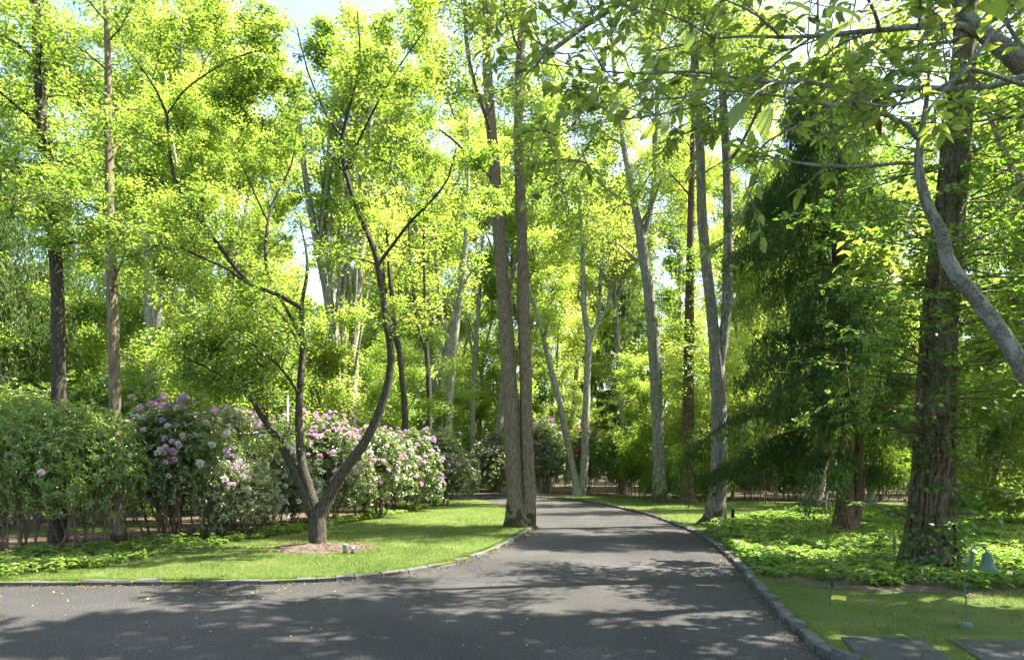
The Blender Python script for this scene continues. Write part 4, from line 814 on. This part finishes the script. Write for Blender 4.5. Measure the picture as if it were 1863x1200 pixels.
def shrub(name, label, cat, cx, cy, rx, ry, h, leafm, leaf, nwh, per, seed, flowers=None, stems=9, skirt=.5, tpl=None, group=None, lobes=9, nj=.5, up=.35, stemr=.022):
    """lumpy mass of leaf whorls on wiggly stems; flowers = [(colour, count, zmin, zmax, xmin, xmax)]"""
    r = np.random.default_rng(seed); t = thing(name, label, cat, (cx, cy, .04), group); W = Wood(); Lv = Leaves()
    LB = []
    for k in range(lobes):
        a = k * 2.4 + r.normal(0, .3); q = math.sqrt((k + .3) / lobes); zc = skirt * .6 + (h - skirt * .6) * r.uniform(.45, .78) * (1 - .35 * q * q); sz = r.uniform(.30, .46)
        LB.append((q * rx * .68 * math.cos(a), q * ry * .68 * math.sin(a), zc, rx * sz * 1.1 + .1, ry * sz * 1.1 + .1, min(h - zc, h * sz * 1.0) if k else h - zc))
    LB = np.array(LB); idx = r.integers(0, lobes, nwh); b = LB[idx]
    d = nrm(r.normal(0, 1, (nwh, 3))); rad = 1 - np.abs(r.normal(0, .16, nwh)); rad = np.where(r.random(nwh) < .25, r.uniform(.3, .9, nwh), rad)
    p = b[:, :3] + d * b[:, 3:6] * rad[:, None] * (1 + .06 * np.sin(d[:, 0:1] * 9 + idx[:, None]))
    keep = p[:, 2] > skirt + r.normal(0, .15, nwh) + .15 * np.sin(p[:, 0] * 3)
    p = p[keep]; d = d[keep]; n = len(p)
    ax = nrm(d * .8 + np.array([0, 0, up]) + jit(r, n, .25)); ref = np.where(np.abs(ax[:, 2:3]) < .9, np.array([[0, 0, 1.]]), np.array([[1., 0, 0]]))
    u = nrm(np.cross(ax, ref)); v = np.cross(ax, u); tb = np.clip(r.normal(.45, .2, n), 0, 1); a0 = r.uniform(0, 6.28, n)
    for k in range(per):
        a = (a0 + k * 6.28 / per + r.normal(0, .2, n))[:, None]; rd = u * np.cos(a) + v * np.sin(a)
        tl = r.normal(.25, .25, n)[:, None]
        Lv.add(p + jit(r, n, .015), nrm(rd + ax * tl), nrm(ax - rd * tl * .5 + jit(r, n, nj * .5)), leaf * r.uniform(.7, 1.2, n), np.clip(tb + r.normal(0, .14, n), 0, 1))
    for k in range(stems):
        lb = LB[k % lobes]; a = r.uniform(0, 6.28); s0 = np.array([lb[0] * .45 + r.normal(0, .12), lb[1] * .45 + r.normal(0, .1), -.05]); e = np.array([lb[0], lb[1], lb[2] + lb[5] * .3])
        m = 9; tt = np.linspace(0, 1, m)[:, None]; q = s0 * (1 - tt) + e * tt + np.cumsum(r.normal(0, .035, (m, 3)), 0) * np.array([1, 1, .3]) + np.array([math.cos(a), math.sin(a), 0]) * np.sin(tt * 3.14) * .15
        W.tube(q, np.linspace(stemr * r.uniform(.7, 1.3), .009, m), 5)
        for j in range(4):
            i = r.integers(3, m - 1); q2 = path(r, q[i], nrm(q[i] - s0 + jit(r, 1, .6)[0]), r.uniform(.4, .9), .12, .2, .02); W.tube(q2, np.linspace(.011, .004, len(q2)), 4)
    W.build('stem', M['stem_bark'], t); Lv.build('foliage', tpl or tpl_hex(.34, .08, .2), M[leafm], t)
    nf = 0
    for (colr, cnt, z0, z1, x0, x1) in [(f[0], int(f[1] * 1.7) if f[1] > 4 else f[1], *f[2:]) for f in (flowers or [])]:
        got = 0; tr_ = 0
        while got < cnt and tr_ < 4000 and nf < 100:
            tr_ += 1; k = r.integers(0, lobes); b = LB[k]; d1 = nrm(r.normal(0, 1, 3)); 
            if d1[1] > .15 or d1[2] < -.3: continue
            q = b[:3] + d1 * b[3:6] * 1.07
            if not (z0 <= q[2] <= z1 and x0 <= q[0] / rx <= x1): continue
            e = (q[None] - LB[:, :3]) / LB[:, 3:6]; 
            if (np.linalg.norm(e, axis=1) < .93).sum() > 0: continue
            o = obj('flower_cluster', TR[colr][r.integers(0, 3)], t, tuple(q + d1 * .03)); o.rotation_mode = 'QUATERNION'
            o.rotation_quaternion = Vector(d1 * .7 + np.array([0, 0, .5])).to_track_quat('Z', 'Y'); s_ = r.uniform(.5, .98); o.scale = (s_,) * 3
            got += 1; nf += 1
    return t
GR = 'rhododendrons in the flowering hedge along the left lawn'
A = 9
def gx(px, Y): return (px - CX) / F * Y
RH = tpl_hex(.32, .08, .18)
# left leafy bushes
shrub('azalea_bush', 'light green feathery bush filling the left edge of the photo', 'bush', gx(35, 12.3), 12.3, 1.6, 1.1, 2.9, 'azalea_leaf', .085, 2300, 6, 201, skirt=.75, stems=14, flowers=[('pink', 1, .8, 1.6, -1, 1)])
shrub('azalea_bush', 'fresh green bush between the dark trunk and the light brown trunk', 'bush', gx(150, 12.9), 12.9, 1.05, .8, 2.75, 'azalea_leaf', .08, 2300, 6, 202, skirt=1.05, stems=14)
shrub('azalea_bush', 'tall pale-leaved bush behind the leftmost one, under the dark trunk', 'bush', gx(70, 16.5), 16.5, 1.9, 1.2, 3.6, 'azalea_leaf', .09, 2100, 6, 203, skirt=1.4, stems=9)
shrub('laurel_bush', 'big dark glossy bush behind the left hedge beside the second drive', 'bush', gx(215, 18), 18, 1.6, 1.1, 4.2, 'shrub_leaf', .11, 1900, 6, 204, skirt=1.7, stems=8)
# rhododendrons from left to right
shrub('rhododendron', 'tall rhododendron with purple-pink and blush flowers on tangled bare stems, leftmost in bloom', 'rhododendron', gx(295, 14.3), 14.6, 1.35, 1.0, 3.05, 'rhodo_leaf', .12, 2100, 7, 211, tpl=RH, skirt=.8, stems=26, stemr=.024,
      flowers=[('pink', 18, 1.5, 3.3, -1, .8), ('magenta', 4, 1.4, 3.2, -.8, .9), ('purple', 6, 1.3, 3.2, 0, 1.2), ('blush', 16, 1.1, 2.8, .0, 1.3), ('white', 8, .9, 2.5, .0, 1.3)], group=GR)
shrub('rhododendron', 'rhododendron dusted with blush-white flowers right of the tallest purple one', 'rhododendron', gx(398, 15.9), 16.1, 1.3, .9, 2.9, 'pale_leaf', .11, 2500, 7, 212, tpl=RH, skirt=.8, stems=22,
      flowers=[('blush', 22, 1.1, 2.9, -1.2, 1.2), ('white', 7, 1.1, 2.8, -1.2, 1.2), ('pink', 6, 2, 3, -1, 1.2)], group=GR)
shrub('pale_shrub', 'low rounded silvery-leaved shrub in front of the blush-white rhododendron', 'bush', gx(415, 14.8), 15.1, .85, .7, 1.72, 'pale_leaf', .07, 2300, 6, 213, skirt=.35, stems=16, flowers=[('purple', 1, .5, 1.2, -1.2, -.2)])
shrub('rhododendron', 'rhododendron with many small purple-pink flowers behind the white one', 'rhododendron', gx(462, 18.4), 18.6, 1.45, .9, 3.1, 'rhodo_leaf', .12, 1700, 7, 214, tpl=RH, skirt=.7, stems=14,
      flowers=[('pink', 34, 1.3, 3.2, -1.2, 1.2), ('purple', 10, 1.5, 3.2, -1.2, 1.2), ('magenta', 4, 1.3, 3, -1, 1)], group=GR)
shrub('rhododendron', 'white-flowered rhododendron left of the small tree trunk', 'rhododendron', gx(492, 16.7), 17.0, 1.15, .7, 2.1, 'rhodo_leaf', .11, 1500, 7, 215, tpl=RH, skirt=.25, stems=12,
      flowers=[('white', 34, .35, 2.1, -1.2, 1.2)], group=GR)
shrub('rhododendron', 'rhododendron covered in pink flowers directly behind the small three-stemmed tree', 'rhododendron', gx(585, 19), 19.4, 1.45, 1.0, 3.05, 'rhodo_leaf', .12, 2000, 7, 216, tpl=RH, skirt=.4, stems=16,
      flowers=[('pink', 44, .7, 3.3, -1.3, 1.3), ('blush', 8, .7, 2.8, -1.2, 1.2), ('purple', 8, 1, 3.2, -1.2, 1.2)], group=GR)
shrub('rhododendron', 'rhododendron with pink and white flowers right of the small tree', 'rhododendron', gx(668, 20.6), 21, 1.3, 1.0, 2.75, 'rhodo_leaf', .12, 1800, 7, 217, tpl=RH, skirt=.5, stems=22,
      flowers=[('pink', 34, .7, 2.9, -1.2, 1.3), ('white', 16, .7, 2.3, -1, 1), ('blush', 10, .8, 2.6, -.6, 1.3)], group=GR)
shrub('rhododendron', 'rhododendron with sparse pale mauve flowers where the hedge nears the bend', 'rhododendron', gx(728, 24.2), 24.4, 1.5, 1.0, 3.0, 'rhodo_leaf', .13, 1700, 7, 218, tpl=RH, skirt=.4, stems=18,
      flowers=[('purple', 26, .6, 3.1, -1.2, 1.2), ('blush', 14, .6, 2.6, -1.2, 1.2)], group=GR)
shrub('rhododendron', 'dark rounded rhododendron with hardly any flowers at the end of the hedge', 'rhododendron', gx(795, 28.2), 28.5, 1.75, 1.2, 3.3, 'rhodo_leaf', .14, 2100, 7, 219, tpl=RH, skirt=.35, stems=14,
      flowers=[('blush', 9, .6, 1.9, -1.2, 1), ('purple', 5, .8, 3, -1, 1)], group=GR)
# beyond the bend
shrub('rhododendron', 'dark rhododendron with purple flowers left of the twin oak beyond the bend', 'rhododendron', gx(897, 42.5), 43, 1.7, 1.3, 3.9, 'rhodo_leaf', .15, 2000, 7, 221, tpl=RH, skirt=.2, stems=10,
      flowers=[('purple', 38, 1.2, 4.2, -1.2, 1.2)])
shrub('rhododendron', 'purple-flowered rhododendron between the twin oak and the leaning pale trunks', 'rhododendron', gx(992, 41), 41.6, 1.9, 1.3, 4.5, 'rhodo_leaf', .15, 2300, 7, 222, tpl=RH, skirt=.7, stems=22,
      flowers=[('purple', 42, 1.6, 4.8, -1.2, .7), ('blush', 12, 1.8, 4.6, -1.2, 1.2)])
shrub('rhododendron', 'red-flowered rhododendron behind the leaning pale trunks', 'rhododendron', gx(1068, 41), 41.5, 1.35, 1.2, 4.0, 'rhodo_leaf', .15, 1700, 7, 223, tpl=RH, skirt=.8, stems=16,
      flowers=[('red', 40, 1.4, 4.2, -1.2, 1.2)])
shrub('laurel_bush', 'tall bright green bush left of the grey oak', 'bush', gx(1122, 38.5), 39.2, 1.7, 1.3, 3.9, 'shrub_leaf', .13, 2500, 6, 224, skirt=.6, stems=12)
shrub('laurel_bush', 'rounded green bush tucked against the left side of the grey oak trunk', 'bush', gx(1165, 36.5), 37, 1.35, 1.2, 3.3, 'shrub_leaf', .13, 2300, 6, 225, skirt=.2, stems=10)
shrub('laurel_bush', 'low dark bush between the grey oak and the climber-wrapped trunk', 'bush', gx(1228, 37), 37.2, 1.3, 1.1, 2.4, 'shrub_leaf', .13, 1600, 6, 226, skirt=.2, stems=10)
for (px, Y, rx, h, sk, lab) in [(1290, 36, 1.8, 2.7, .5, 'dark low bush behind the two-stemmed oak at the back of the right lawn'), (1370, 34, 1.9, 2.9, .6, 'dark low bush under the weeping conifer at the back of the lawn'), (1440, 33, 1.8, 2.6, .5, 'dark low bush left of the mossy-footed conifer at the lawn edge'),
                           (1590, 32, 2.0, 2.8, .6, 'dark low bush seen between the weeping conifer trunk and the vine-clad trunk'), (1760, 31, 2.2, 3.0, .6, 'dark low bush at the lawn edge right of the vine-clad trunk'), (1880, 31, 2.2, 3.4, .6, 'dark low bush at the lawn edge by the right side of the photo'),
                           (760, 42, 2.2, 4.2, .3, 'tall green bush in the wood above the end of the hedge'), (840, 45, 2.2, 4.0, .3, 'pale green bush beyond the bend, left of the purple rhododendron'), (700, 33, 2.0, 4.2, .5, 'leafy green bush rising behind the pink and white rhododendron'), (640, 28, 1.8, 3.9, .6, 'leafy green bush at the foot of the fan of stems'),
                           (540, 25, 1.7, 3.7, .8, 'leafy bush behind the pink hedge near the pale pole'), (400, 23, 1.8, 3.9, 1.0, 'leafy bush behind the blush-white rhododendron'), (310, 24, 1.9, 4.4, 1.4, 'leafy bush behind the leftmost rhododendron')]:
    shrub('laurel_bush', lab, 'bush', gx(px, Y), Y, rx, 1.4, h, 'shrub_leaf', .14, 1900, 6, int(px) + 300, skirt=sk, stems=12)
# red-leaved maple glimpsed behind the conifers
shrub('red_maple_bush', 'small red-leaved maple glimpsed through the weeping conifer', 'bush', gx(1505, 24), 29, 1.6, 1.2, 3.8, 'red', .08, 110, 6, 260, skirt=1.6, stems=8)

# ------------------------------------------------------------------ foreground cherry, its trunk just outside the right edge
def cherry():
    r = np.random.default_rng(91); W = Wood(); Lv = Leaves(); base = np.array([5.3, 4.4, .05])
    t = thing('cherry_tree', 'cherry with lichen-grey limbs and large drooping leaves reaching in from the right edge', 'tree', tuple(base))
    Wm = Wood()
    trunk = np.array([[5.3, 4.4, -.1], [5.28, 4.38, .5], [5.2, 4.32, 1.1], [5.12, 4.25, 1.5]]); W.tube(trunk, [.24, .19, .175, .17], 16, .3, .3, .03, r)
    W.tube(np.array([[5.14, 4.26, 1.4], [5.2, 4.2, 2.2], [5.15, 4.1, 3.1], [5.0, 4.0, 3.9], [4.7, 3.9, 4.6], [4.3, 3.8, 5.3]]), [.13, .12, .11, .10, .08, .04], 14, rough=.02, rng=r)
    Yb = 4.0
    def T(pl, Y=Yb):
        a_, b_ = traced(Y, pl); return a_, b_ * .76
    limbs = [
        [(1960, 815, 48, .1), (1900, 725, 44), (1860, 668, 40), (1830, 620, 37), (1800, 575, 35), (1770, 535, 34), (1740, 500, 33), (1722, 468, 32), (1716, 430, 29), (1700, 400, 26), (1686, 370, 24), (1676, 335, 22), (1670, 300, 20), (1674, 260, 17), (1680, 220, 14), (1684, 195, 12), (1686, 178, 10), (1688, 150, 8, -.1)],
        [(1674, 255, 13), (1650, 228, 11), (1620, 212, 9), (1560, 196, 8), (1500, 190, 7, -.1), (1440, 178, 6, -.2), (1380, 170, 5, -.3), (1300, 165, 4, -.4), (1230, 180, 3, -.5)],
        [(1672, 298, 9), (1640, 296, 9), (1600, 300, 9), (1550, 304, 8), (1500, 302, 8, .1), (1450, 296, 6, .2), (1400, 285, 5, .3), (1372, 262, 4, .4), (1340, 250, 3, .4)],
    ]
    hi = [
        [(2010, 190, 60, .3), (1930, 150, 56, .2), (1860, 118, 46), (1835, 95, 42), (1800, 70, 36), (1770, 40, 30), (1745, 10, 26), (1720, -40, 22)],
        [(1838, 98, 24), (1800, 68, 20), (1750, 48, 18), (1700, 46, 17), (1650, 50, 15), (1600, 55, 13), (1540, 60, 11, .1), (1480, 66, 9, .2), (1420, 68, 8, .3), (1360, 66, 7, .4), (1300, 70, 5, .5), (1230, 84, 4, .5), (1160, 100, 3, .6)],
        [(1930, 130, 20, -.2), (1863, 140, 17, -.2), (1800, 158, 15, -.2), (1740, 162, 14, -.1), (1680, 160, 13), (1610, 166, 12, .1), (1540, 162, 11, .2), (1470, 150, 9, .3), (1400, 150, 8, .4), (1330, 140, 7, .5), (1260, 130, 6, .6), (1180, 134, 5, .6), (1100, 130, 4, .6), (1020, 120, 3, .7), (950, 112, 2.5, .7)],
        [(1960, 190, 14, -.7), (1900, 165, 12, -.7), (1850, 150, 11, -.7), (1800, 134, 10, -.7), (1765, 125, 9, -.7), (1735, 145, 9, -.7), (1700, 165, 8, -.6), (1660, 185, 7, -.6), (1610, 194, 6, -.6), (1560, 186, 5, -.6), (1530, 180, 4, -.6)],
        [(1480, 66, 6, .2), (1430, 100, 6, .1), (1380, 140, 5), (1330, 170, 5), (1280, 190, 5), (1220, 205, 4), (1150, 215, 4), (1080, 225, 3), (1000, 250, 3), (940, 260, 2)],
        [(1300, 70, 5, .5), (1250, 40, 5, .4), (1200, 20, 4, .3), (1130, 10, 3, .2), (1050, 30, 3, .2), (980, 60, 2, .1)],
        [(1600, 55, 9), (1590, 20, 8, -.2), (1560, -30, 6, -.4), (1500, -80, 4, -.6)],
        [(1700, 46, 9), (1672, 80, 6, -.3), (1670, 130, 5, -.4), (1675, 180, 4, -.4)],
        [(1540, 162, 7, .2), (1500, 200, 6), (1450, 230, 5), (1400, 255, 5, -.1), (1350, 300, 4, -.1), (1310, 320, 3, -.1)],
        [(1420, 68, 6, .3), (1380, 30, 5, .1), (1320, 0, 4), (1240, -30, 3)],
        [(1100, 130, 4, .6), (1050, 60, 3, .5), (990, 20, 2.5, .4), (950, -10, 2, .3)],
    ]
    cfg = dict(lv=[dict(per=3.6, ang=55, len=.75, seg=.12, wan=.17, up=.0, rr=.42, sides=5, tap=.3, flat=.3),
                   dict(n=4, ang=48, ratio=.5, seg=.08, wan=.2, up=.01, rr=.5, sides=4, flat=.3)], leaves=10, size=.08, nj=.38, spread=.02, scat=.012, ldrop=-.12)
    cfg_thin = dict(cfg, lv=[dict(cfg['lv'][0], per=2.2, len=.5), dict(cfg['lv'][1], n=3)], leaves=2)
    for k, l in enumerate(limbs + hi):
        pts, rad = T(l); first = k in (0, 3)
        if k == 0: pts = np.vstack([trunk[-1], pts]); rad = np.concatenate([[.13], rad])
        if k == 3: pts = np.vstack([[4.95, 4.0, 4.0], pts]); rad = np.concatenate([[.1], rad])
        W.tube(pts, rad, 16 if rad.max() > .04 else 8, rough=.035, rng=r)
        if k == 0: continue
        sprout(r, W, Lv, pts, rad, 0, cfg_thin if k in (1, 2) else cfg, .1)
    # higher boughs over the drive, above the picture
    for k in range(7):
        a = math.pi + r.uniform(-.9, .7); q = path(r, (4.6 - .2 * k, 3.9, 4.7 + .2 * k), (math.cos(a), math.sin(a) * .9, .25), r.uniform(2.5, 4.8), .3, .08, .0)
        rq = np.linspace(.05, .012, len(q)); W.tube(q, rq, 7, rough=.03, rng=r); sprout(r, W, Lv, q, rq, 0, cfg, .15)
    W.build('trunk', M['cherry_bark'], t, base); Lv.build('crown', tpl_leaf(.44, 7, .14, .22), M['cherry_leaf'], t, base, True)
    # the few leaves nearest the lens
    Ln = Leaves(); B2 = Wood()
    q, rq = traced(2.1, [(1990, -30, 9), (1900, 0, 7), (1863, 14, 6), (1800, 70, 5), (1750, 130, 4), (1700, 185, 4), (1690, 200, 3)]); B2.tube(q, rq, 6)
    for (px, py, Y, dx, dz, sz) in [(1500, 20, 2.0, .9, -.1, .13), (1430, 8, 2.2, .9, -.2, .12), (1560, 40, 2.1, -.9, -.15, .14), (1530, 50, 2.0, -.8, -.5, .12), (1400, 195, 2.3, -.3, -1, .13), (1360, 185, 2.2, -.7, -.8, .14), (1690, 125, 2.3, -1, -.1, .12),
                                   (1800, 5, 2.0, .9, .1, .12), (1830, 10, 2.1, -.7, -.2, .1), (1210, 215, 2.8, -.1, -1, .10), (1190, 225, 2.8, -.5, -.7, .10), (1885, 195, 2.0, -.9, -.3, .13), (900, 90, 3.4, -.2, -1, .10), (880, 92, 3.4, -.9, -.4, .10), (1260, 60, 3.0, -.4, -.9, .1), (1130, 190, 3.0, -.8, -.5, .11), (1040, 35, 3.0, .8, -.3, .1)]:
        Ln = Leaves(); Ln.add(P(px, py, Y)[None], np.array([[dx, r.normal(0, .3), dz]]), np.array([[.1, -.5, 1.]]) + jit(r, 1, .25), np.array([sz * .8]), np.array([r.uniform(.1, .7)]))
        Ln.build('near_leaf', tpl_leaf(.56, 10, .16, .3), M['cherry_leaf'], t, base, True)
        # each leaf hangs from a fine twig that runs back up to the boughs
        p1 = P(px, py, Y); p0 = P(px + 60, py - 45, Y + .8); tt = np.linspace(0, 1, 7)[:, None]
        B2.tube(p1 * (1 - tt) + p0 * tt + np.vstack([np.zeros((1, 3)), r.normal(0, .008, (6, 3))]), np.linspace(.0018, .005, 7), 5)
    B2.build('twig', M['cherry_bark'], t, base)
    D = Leaves()
    for (px, py, Y, sz) in [(1047, 200, 3.6, .085), (1046, 215, 3.6, .06), (1600, 215, 3.9, .09), (1545, 180, 3.4, .05), (1550, 186, 3.4, .05)]:
        D.add(P(px, py, Y)[None], np.array([[.1, 0, -1.]]) + jit(r, 1, .2), jit(r, 1, 1), np.array([sz]), np.array([.5]))
    D.build('dead_leaf', tpl_leaf(.4, 6, .5, .5), M['dry'], t, base)
    return t
cherry()

# ------------------------------------------------------------------ garden fittings
def lathe(prof, sides=24, c=(0, 0, 0)):
    pr = np.array(prof); a = np.arange(sides) * 2 * math.pi / sides; m = len(pr)
    V = np.stack([pr[:, 0:1] * np.cos(a) + c[0], pr[:, 0:1] * np.sin(a) + c[1], np.repeat(pr[:, 1:2], sides, 1) + c[2]], -1).reshape(-1, 3)
    i = np.arange(m - 1)[:, None] * sides; j = np.arange(sides)[None]; j2 = (j + 1) % sides
    return V, np.stack([i + j, i + j2, i + sides + j2, i + sides + j], -1).reshape(-1, 4)
def lobj(name, prof, mat, parent, c=(0, 0, 0), sides=24, rot=None):
    V, Fq = lathe(prof, sides); o = obj(name, mesh(name, V, [Fq], M[mat], smooth=True), parent, c)
    if rot: o.rotation_euler = rot
    return o
def bell_lamp():
    b = G(1755, 1140, .05); t = thing('garden_lamp', 'verdigris garden lamp with a bell shade on a curled stem in the grass at right', 'garden lamp', b)
    s = b[1] / F
    pl = [(1756, 1130), (1759, 1110), (1757, 1085), (1755, 1065), (1755, 1052), (1760, 1042), (1766, 1030), (1767, 1015), (1766, 1003), (1770, 996), (1777, 991.5), (1784, 991), (1790, 994), (1794, 1000), (1796, 1006)]
    pts = np.array([[(x - 1755) * s, 0, EYE + (HZ - y) * s - .05] for x, y in pl]); pts = smooth_line(pts, .02); W = Wood(); W.tube(pts, np.full(len(pts), .0072), 10); W.build('stem', M['verdigris'], t)
    lobj('base', [(0, -.03), (.062, -.03), (.062, .035), (.056, .043), (.02, .045), (0, .046)], 'verdigris', t, (.004, 0, 0))
    top = EYE + (HZ - 1003) * s - .05; bx = (1796 - 1755) * s
    pr = [(0, 0), (.012, 0), (.022, -.008), (.035, -.02), (.042, -.045), (.046, -.08), (.053, -.115), (.068, -.145), (.088, -.165), (.096, -.175), (.092, -.178), (.064, -.148), (.046, -.11), (.036, -.05), (.02, -.02), (0, -.012)]
    lobj('shade', pr, 'verdigris', t, (bx, 0, top), 32)
    W2 = Wood(); k = int(len(pts) * .66); W2.tube(smooth_line(np.array([pts[k] + [.002, 0, 0], pts[k] + [.016, 0, .03], pts[k] + [.02, 0, .07], pts[k] + [.012, 0, .10]]), .01), np.full(len(smooth_line(np.array([pts[k] + [.002, 0, 0], pts[k] + [.016, 0, .03], pts[k] + [.02, 0, .07], pts[k] + [.012, 0, .10]]), .01)), .009), 8); W2.build('leaf_ornament', M['verdigris'], t)
bell_lamp()
def path_light():
    b = G(1333, 967, .05); t = thing('path_light', 'slim dark cylinder light on a thin stake right of the two-stemmed oak', 'path light', b)
    lobj('stake', [(.008, -.05), (.008, .36)], 'black_metal', t, sides=8); lobj('lamp_head', [(0, .34), (.036, .34), (.036, .52), (.04, .525), (.04, .55), (.03, .555), (0, .556)], 'black_metal', t, sides=16)
path_light()
def flag(px, py, hgt, label, right=1, z=.05, wedge=True):
    b = G(px, py, z); t = thing('marker_flag', label, 'marker flag', b)
    W = Wood(); W.tube([[0, 0, -.03], [.012, 0, hgt * .5], [.03, 0, hgt]], [.004, .004, .004], 6); W.build('stake', M['black_metal'], t)
    if wedge:
        V, Fq = lathe([(0, hgt * .62), (.012, hgt * .68), (.024, hgt * .95), (.02, hgt * 1.0), (0, hgt * 1.02)], 10); V = V * [1, .5, 1] + [.024, 0, 0]; obj('stake_head', mesh('stake_head', V, [Fq], M['black_metal']), t)
    nx = 8; V = []; 
    for i in range(nx):
        for j in range(2):
            for k in range(2): V.append([.012 + .17 * i / (nx - 1), .012 * math.sin(i * .9) - .002 * k, .065 + .045 * j + .006 * math.sin(i * .6)])
    Fq = []
    for i in range(nx - 1):
        a = i * 4; b_ = a + 4
        Fq += [[a, b_, b_ + 2, a + 2], [a + 1, a + 3, b_ + 3, b_ + 1], [a, a + 1, b_ + 1, b_], [a + 2, b_ + 2, b_ + 3, a + 3]]
    e = (nx - 1) * 4; Fq += [[0, 2, 3, 1], [e, e + 1, e + 3, e + 2]]
    obj('flag', mesh('flag', np.array(V), [np.array(Fq)], M['yellow']), t)
flag(1510, 1101, .32, 'thin black stake with a yellow strip in the grass near the kerb at right')
flag(1046, 906, .2, 'tiny yellow marker at the foot of the leaning pale trunks', wedge=False)
def spot():
    b = G(628, 1001, .1); t = thing('garden_spotlight', 'grey-green canister spotlight on the mulch right of the small tree', 'spotlight', b)
    lobj('housing', [(0, -.05), (.038, -.05), (.04, .02), (.05, .09), (.052, .12), (.046, .122), (.04, .1), (0, .098)], 'grey_green', t, sides=20)
    lobj('base', [(0, -.07), (.028, -.07), (.028, -.04), (0, -.04)], 'black_metal', t, sides=12)
    b = G(641, 1002, .1); t = thing('garden_spotlight', 'black round spotlight with pale lens facing the drive, right of the grey-green canister', 'spotlight', b)
    lobj('housing', [(0, 0), (.03, 0), (.045, .06), (.047, .085), (.036, .085)], 'black_metal', t, (0, .05, .05), 20, (R(80), 0, R(12)))
    lobj('lens', [(.036, .08), (.03, .086), (0, .09)], 'lens', t, (0, .05, .05), 20, (R(80), 0, R(12)))
    lobj('base', [(0, -.05), (.04, -.05), (.04, -.01), (.012, 0), (.012, .05)], 'black_metal', t, (0, .05, 0), sides=12)
spot()
def stub():
    b = G(1627, 1018, .05); t = obj('wooden_stake', None) if False else None
    W = Wood(); W.tube([[0, 0, -.05], [0, 0, .2], [.005, 0, .44]], [.024, .023, .02], 7, rough=.05, rng=rg, cap=True); o = W.build('wooden_stake', M['post_wood']); o.location = b
    tag(o, 'short weathered stake in the ground cover left of the vine-clad trunk', 'stake')
stub()
W = Wood(); W.tube([[0, 0, -.1], [0, 0, 3.9], [0, 0, 3.95]], [.045, .04, .02], 14, cap=True); o = W.build('pole', M['pale_pole']); o.location = (gx(523, 21.5), 21.5, .04); tag(o, 'pale grey pole rising behind the pink rhododendrons left of the middle stem', 'pole')
print('leaf objects', len(bpy.data.objects), 'polys', sum(len(m.polygons) for m in bpy.data.meshes))
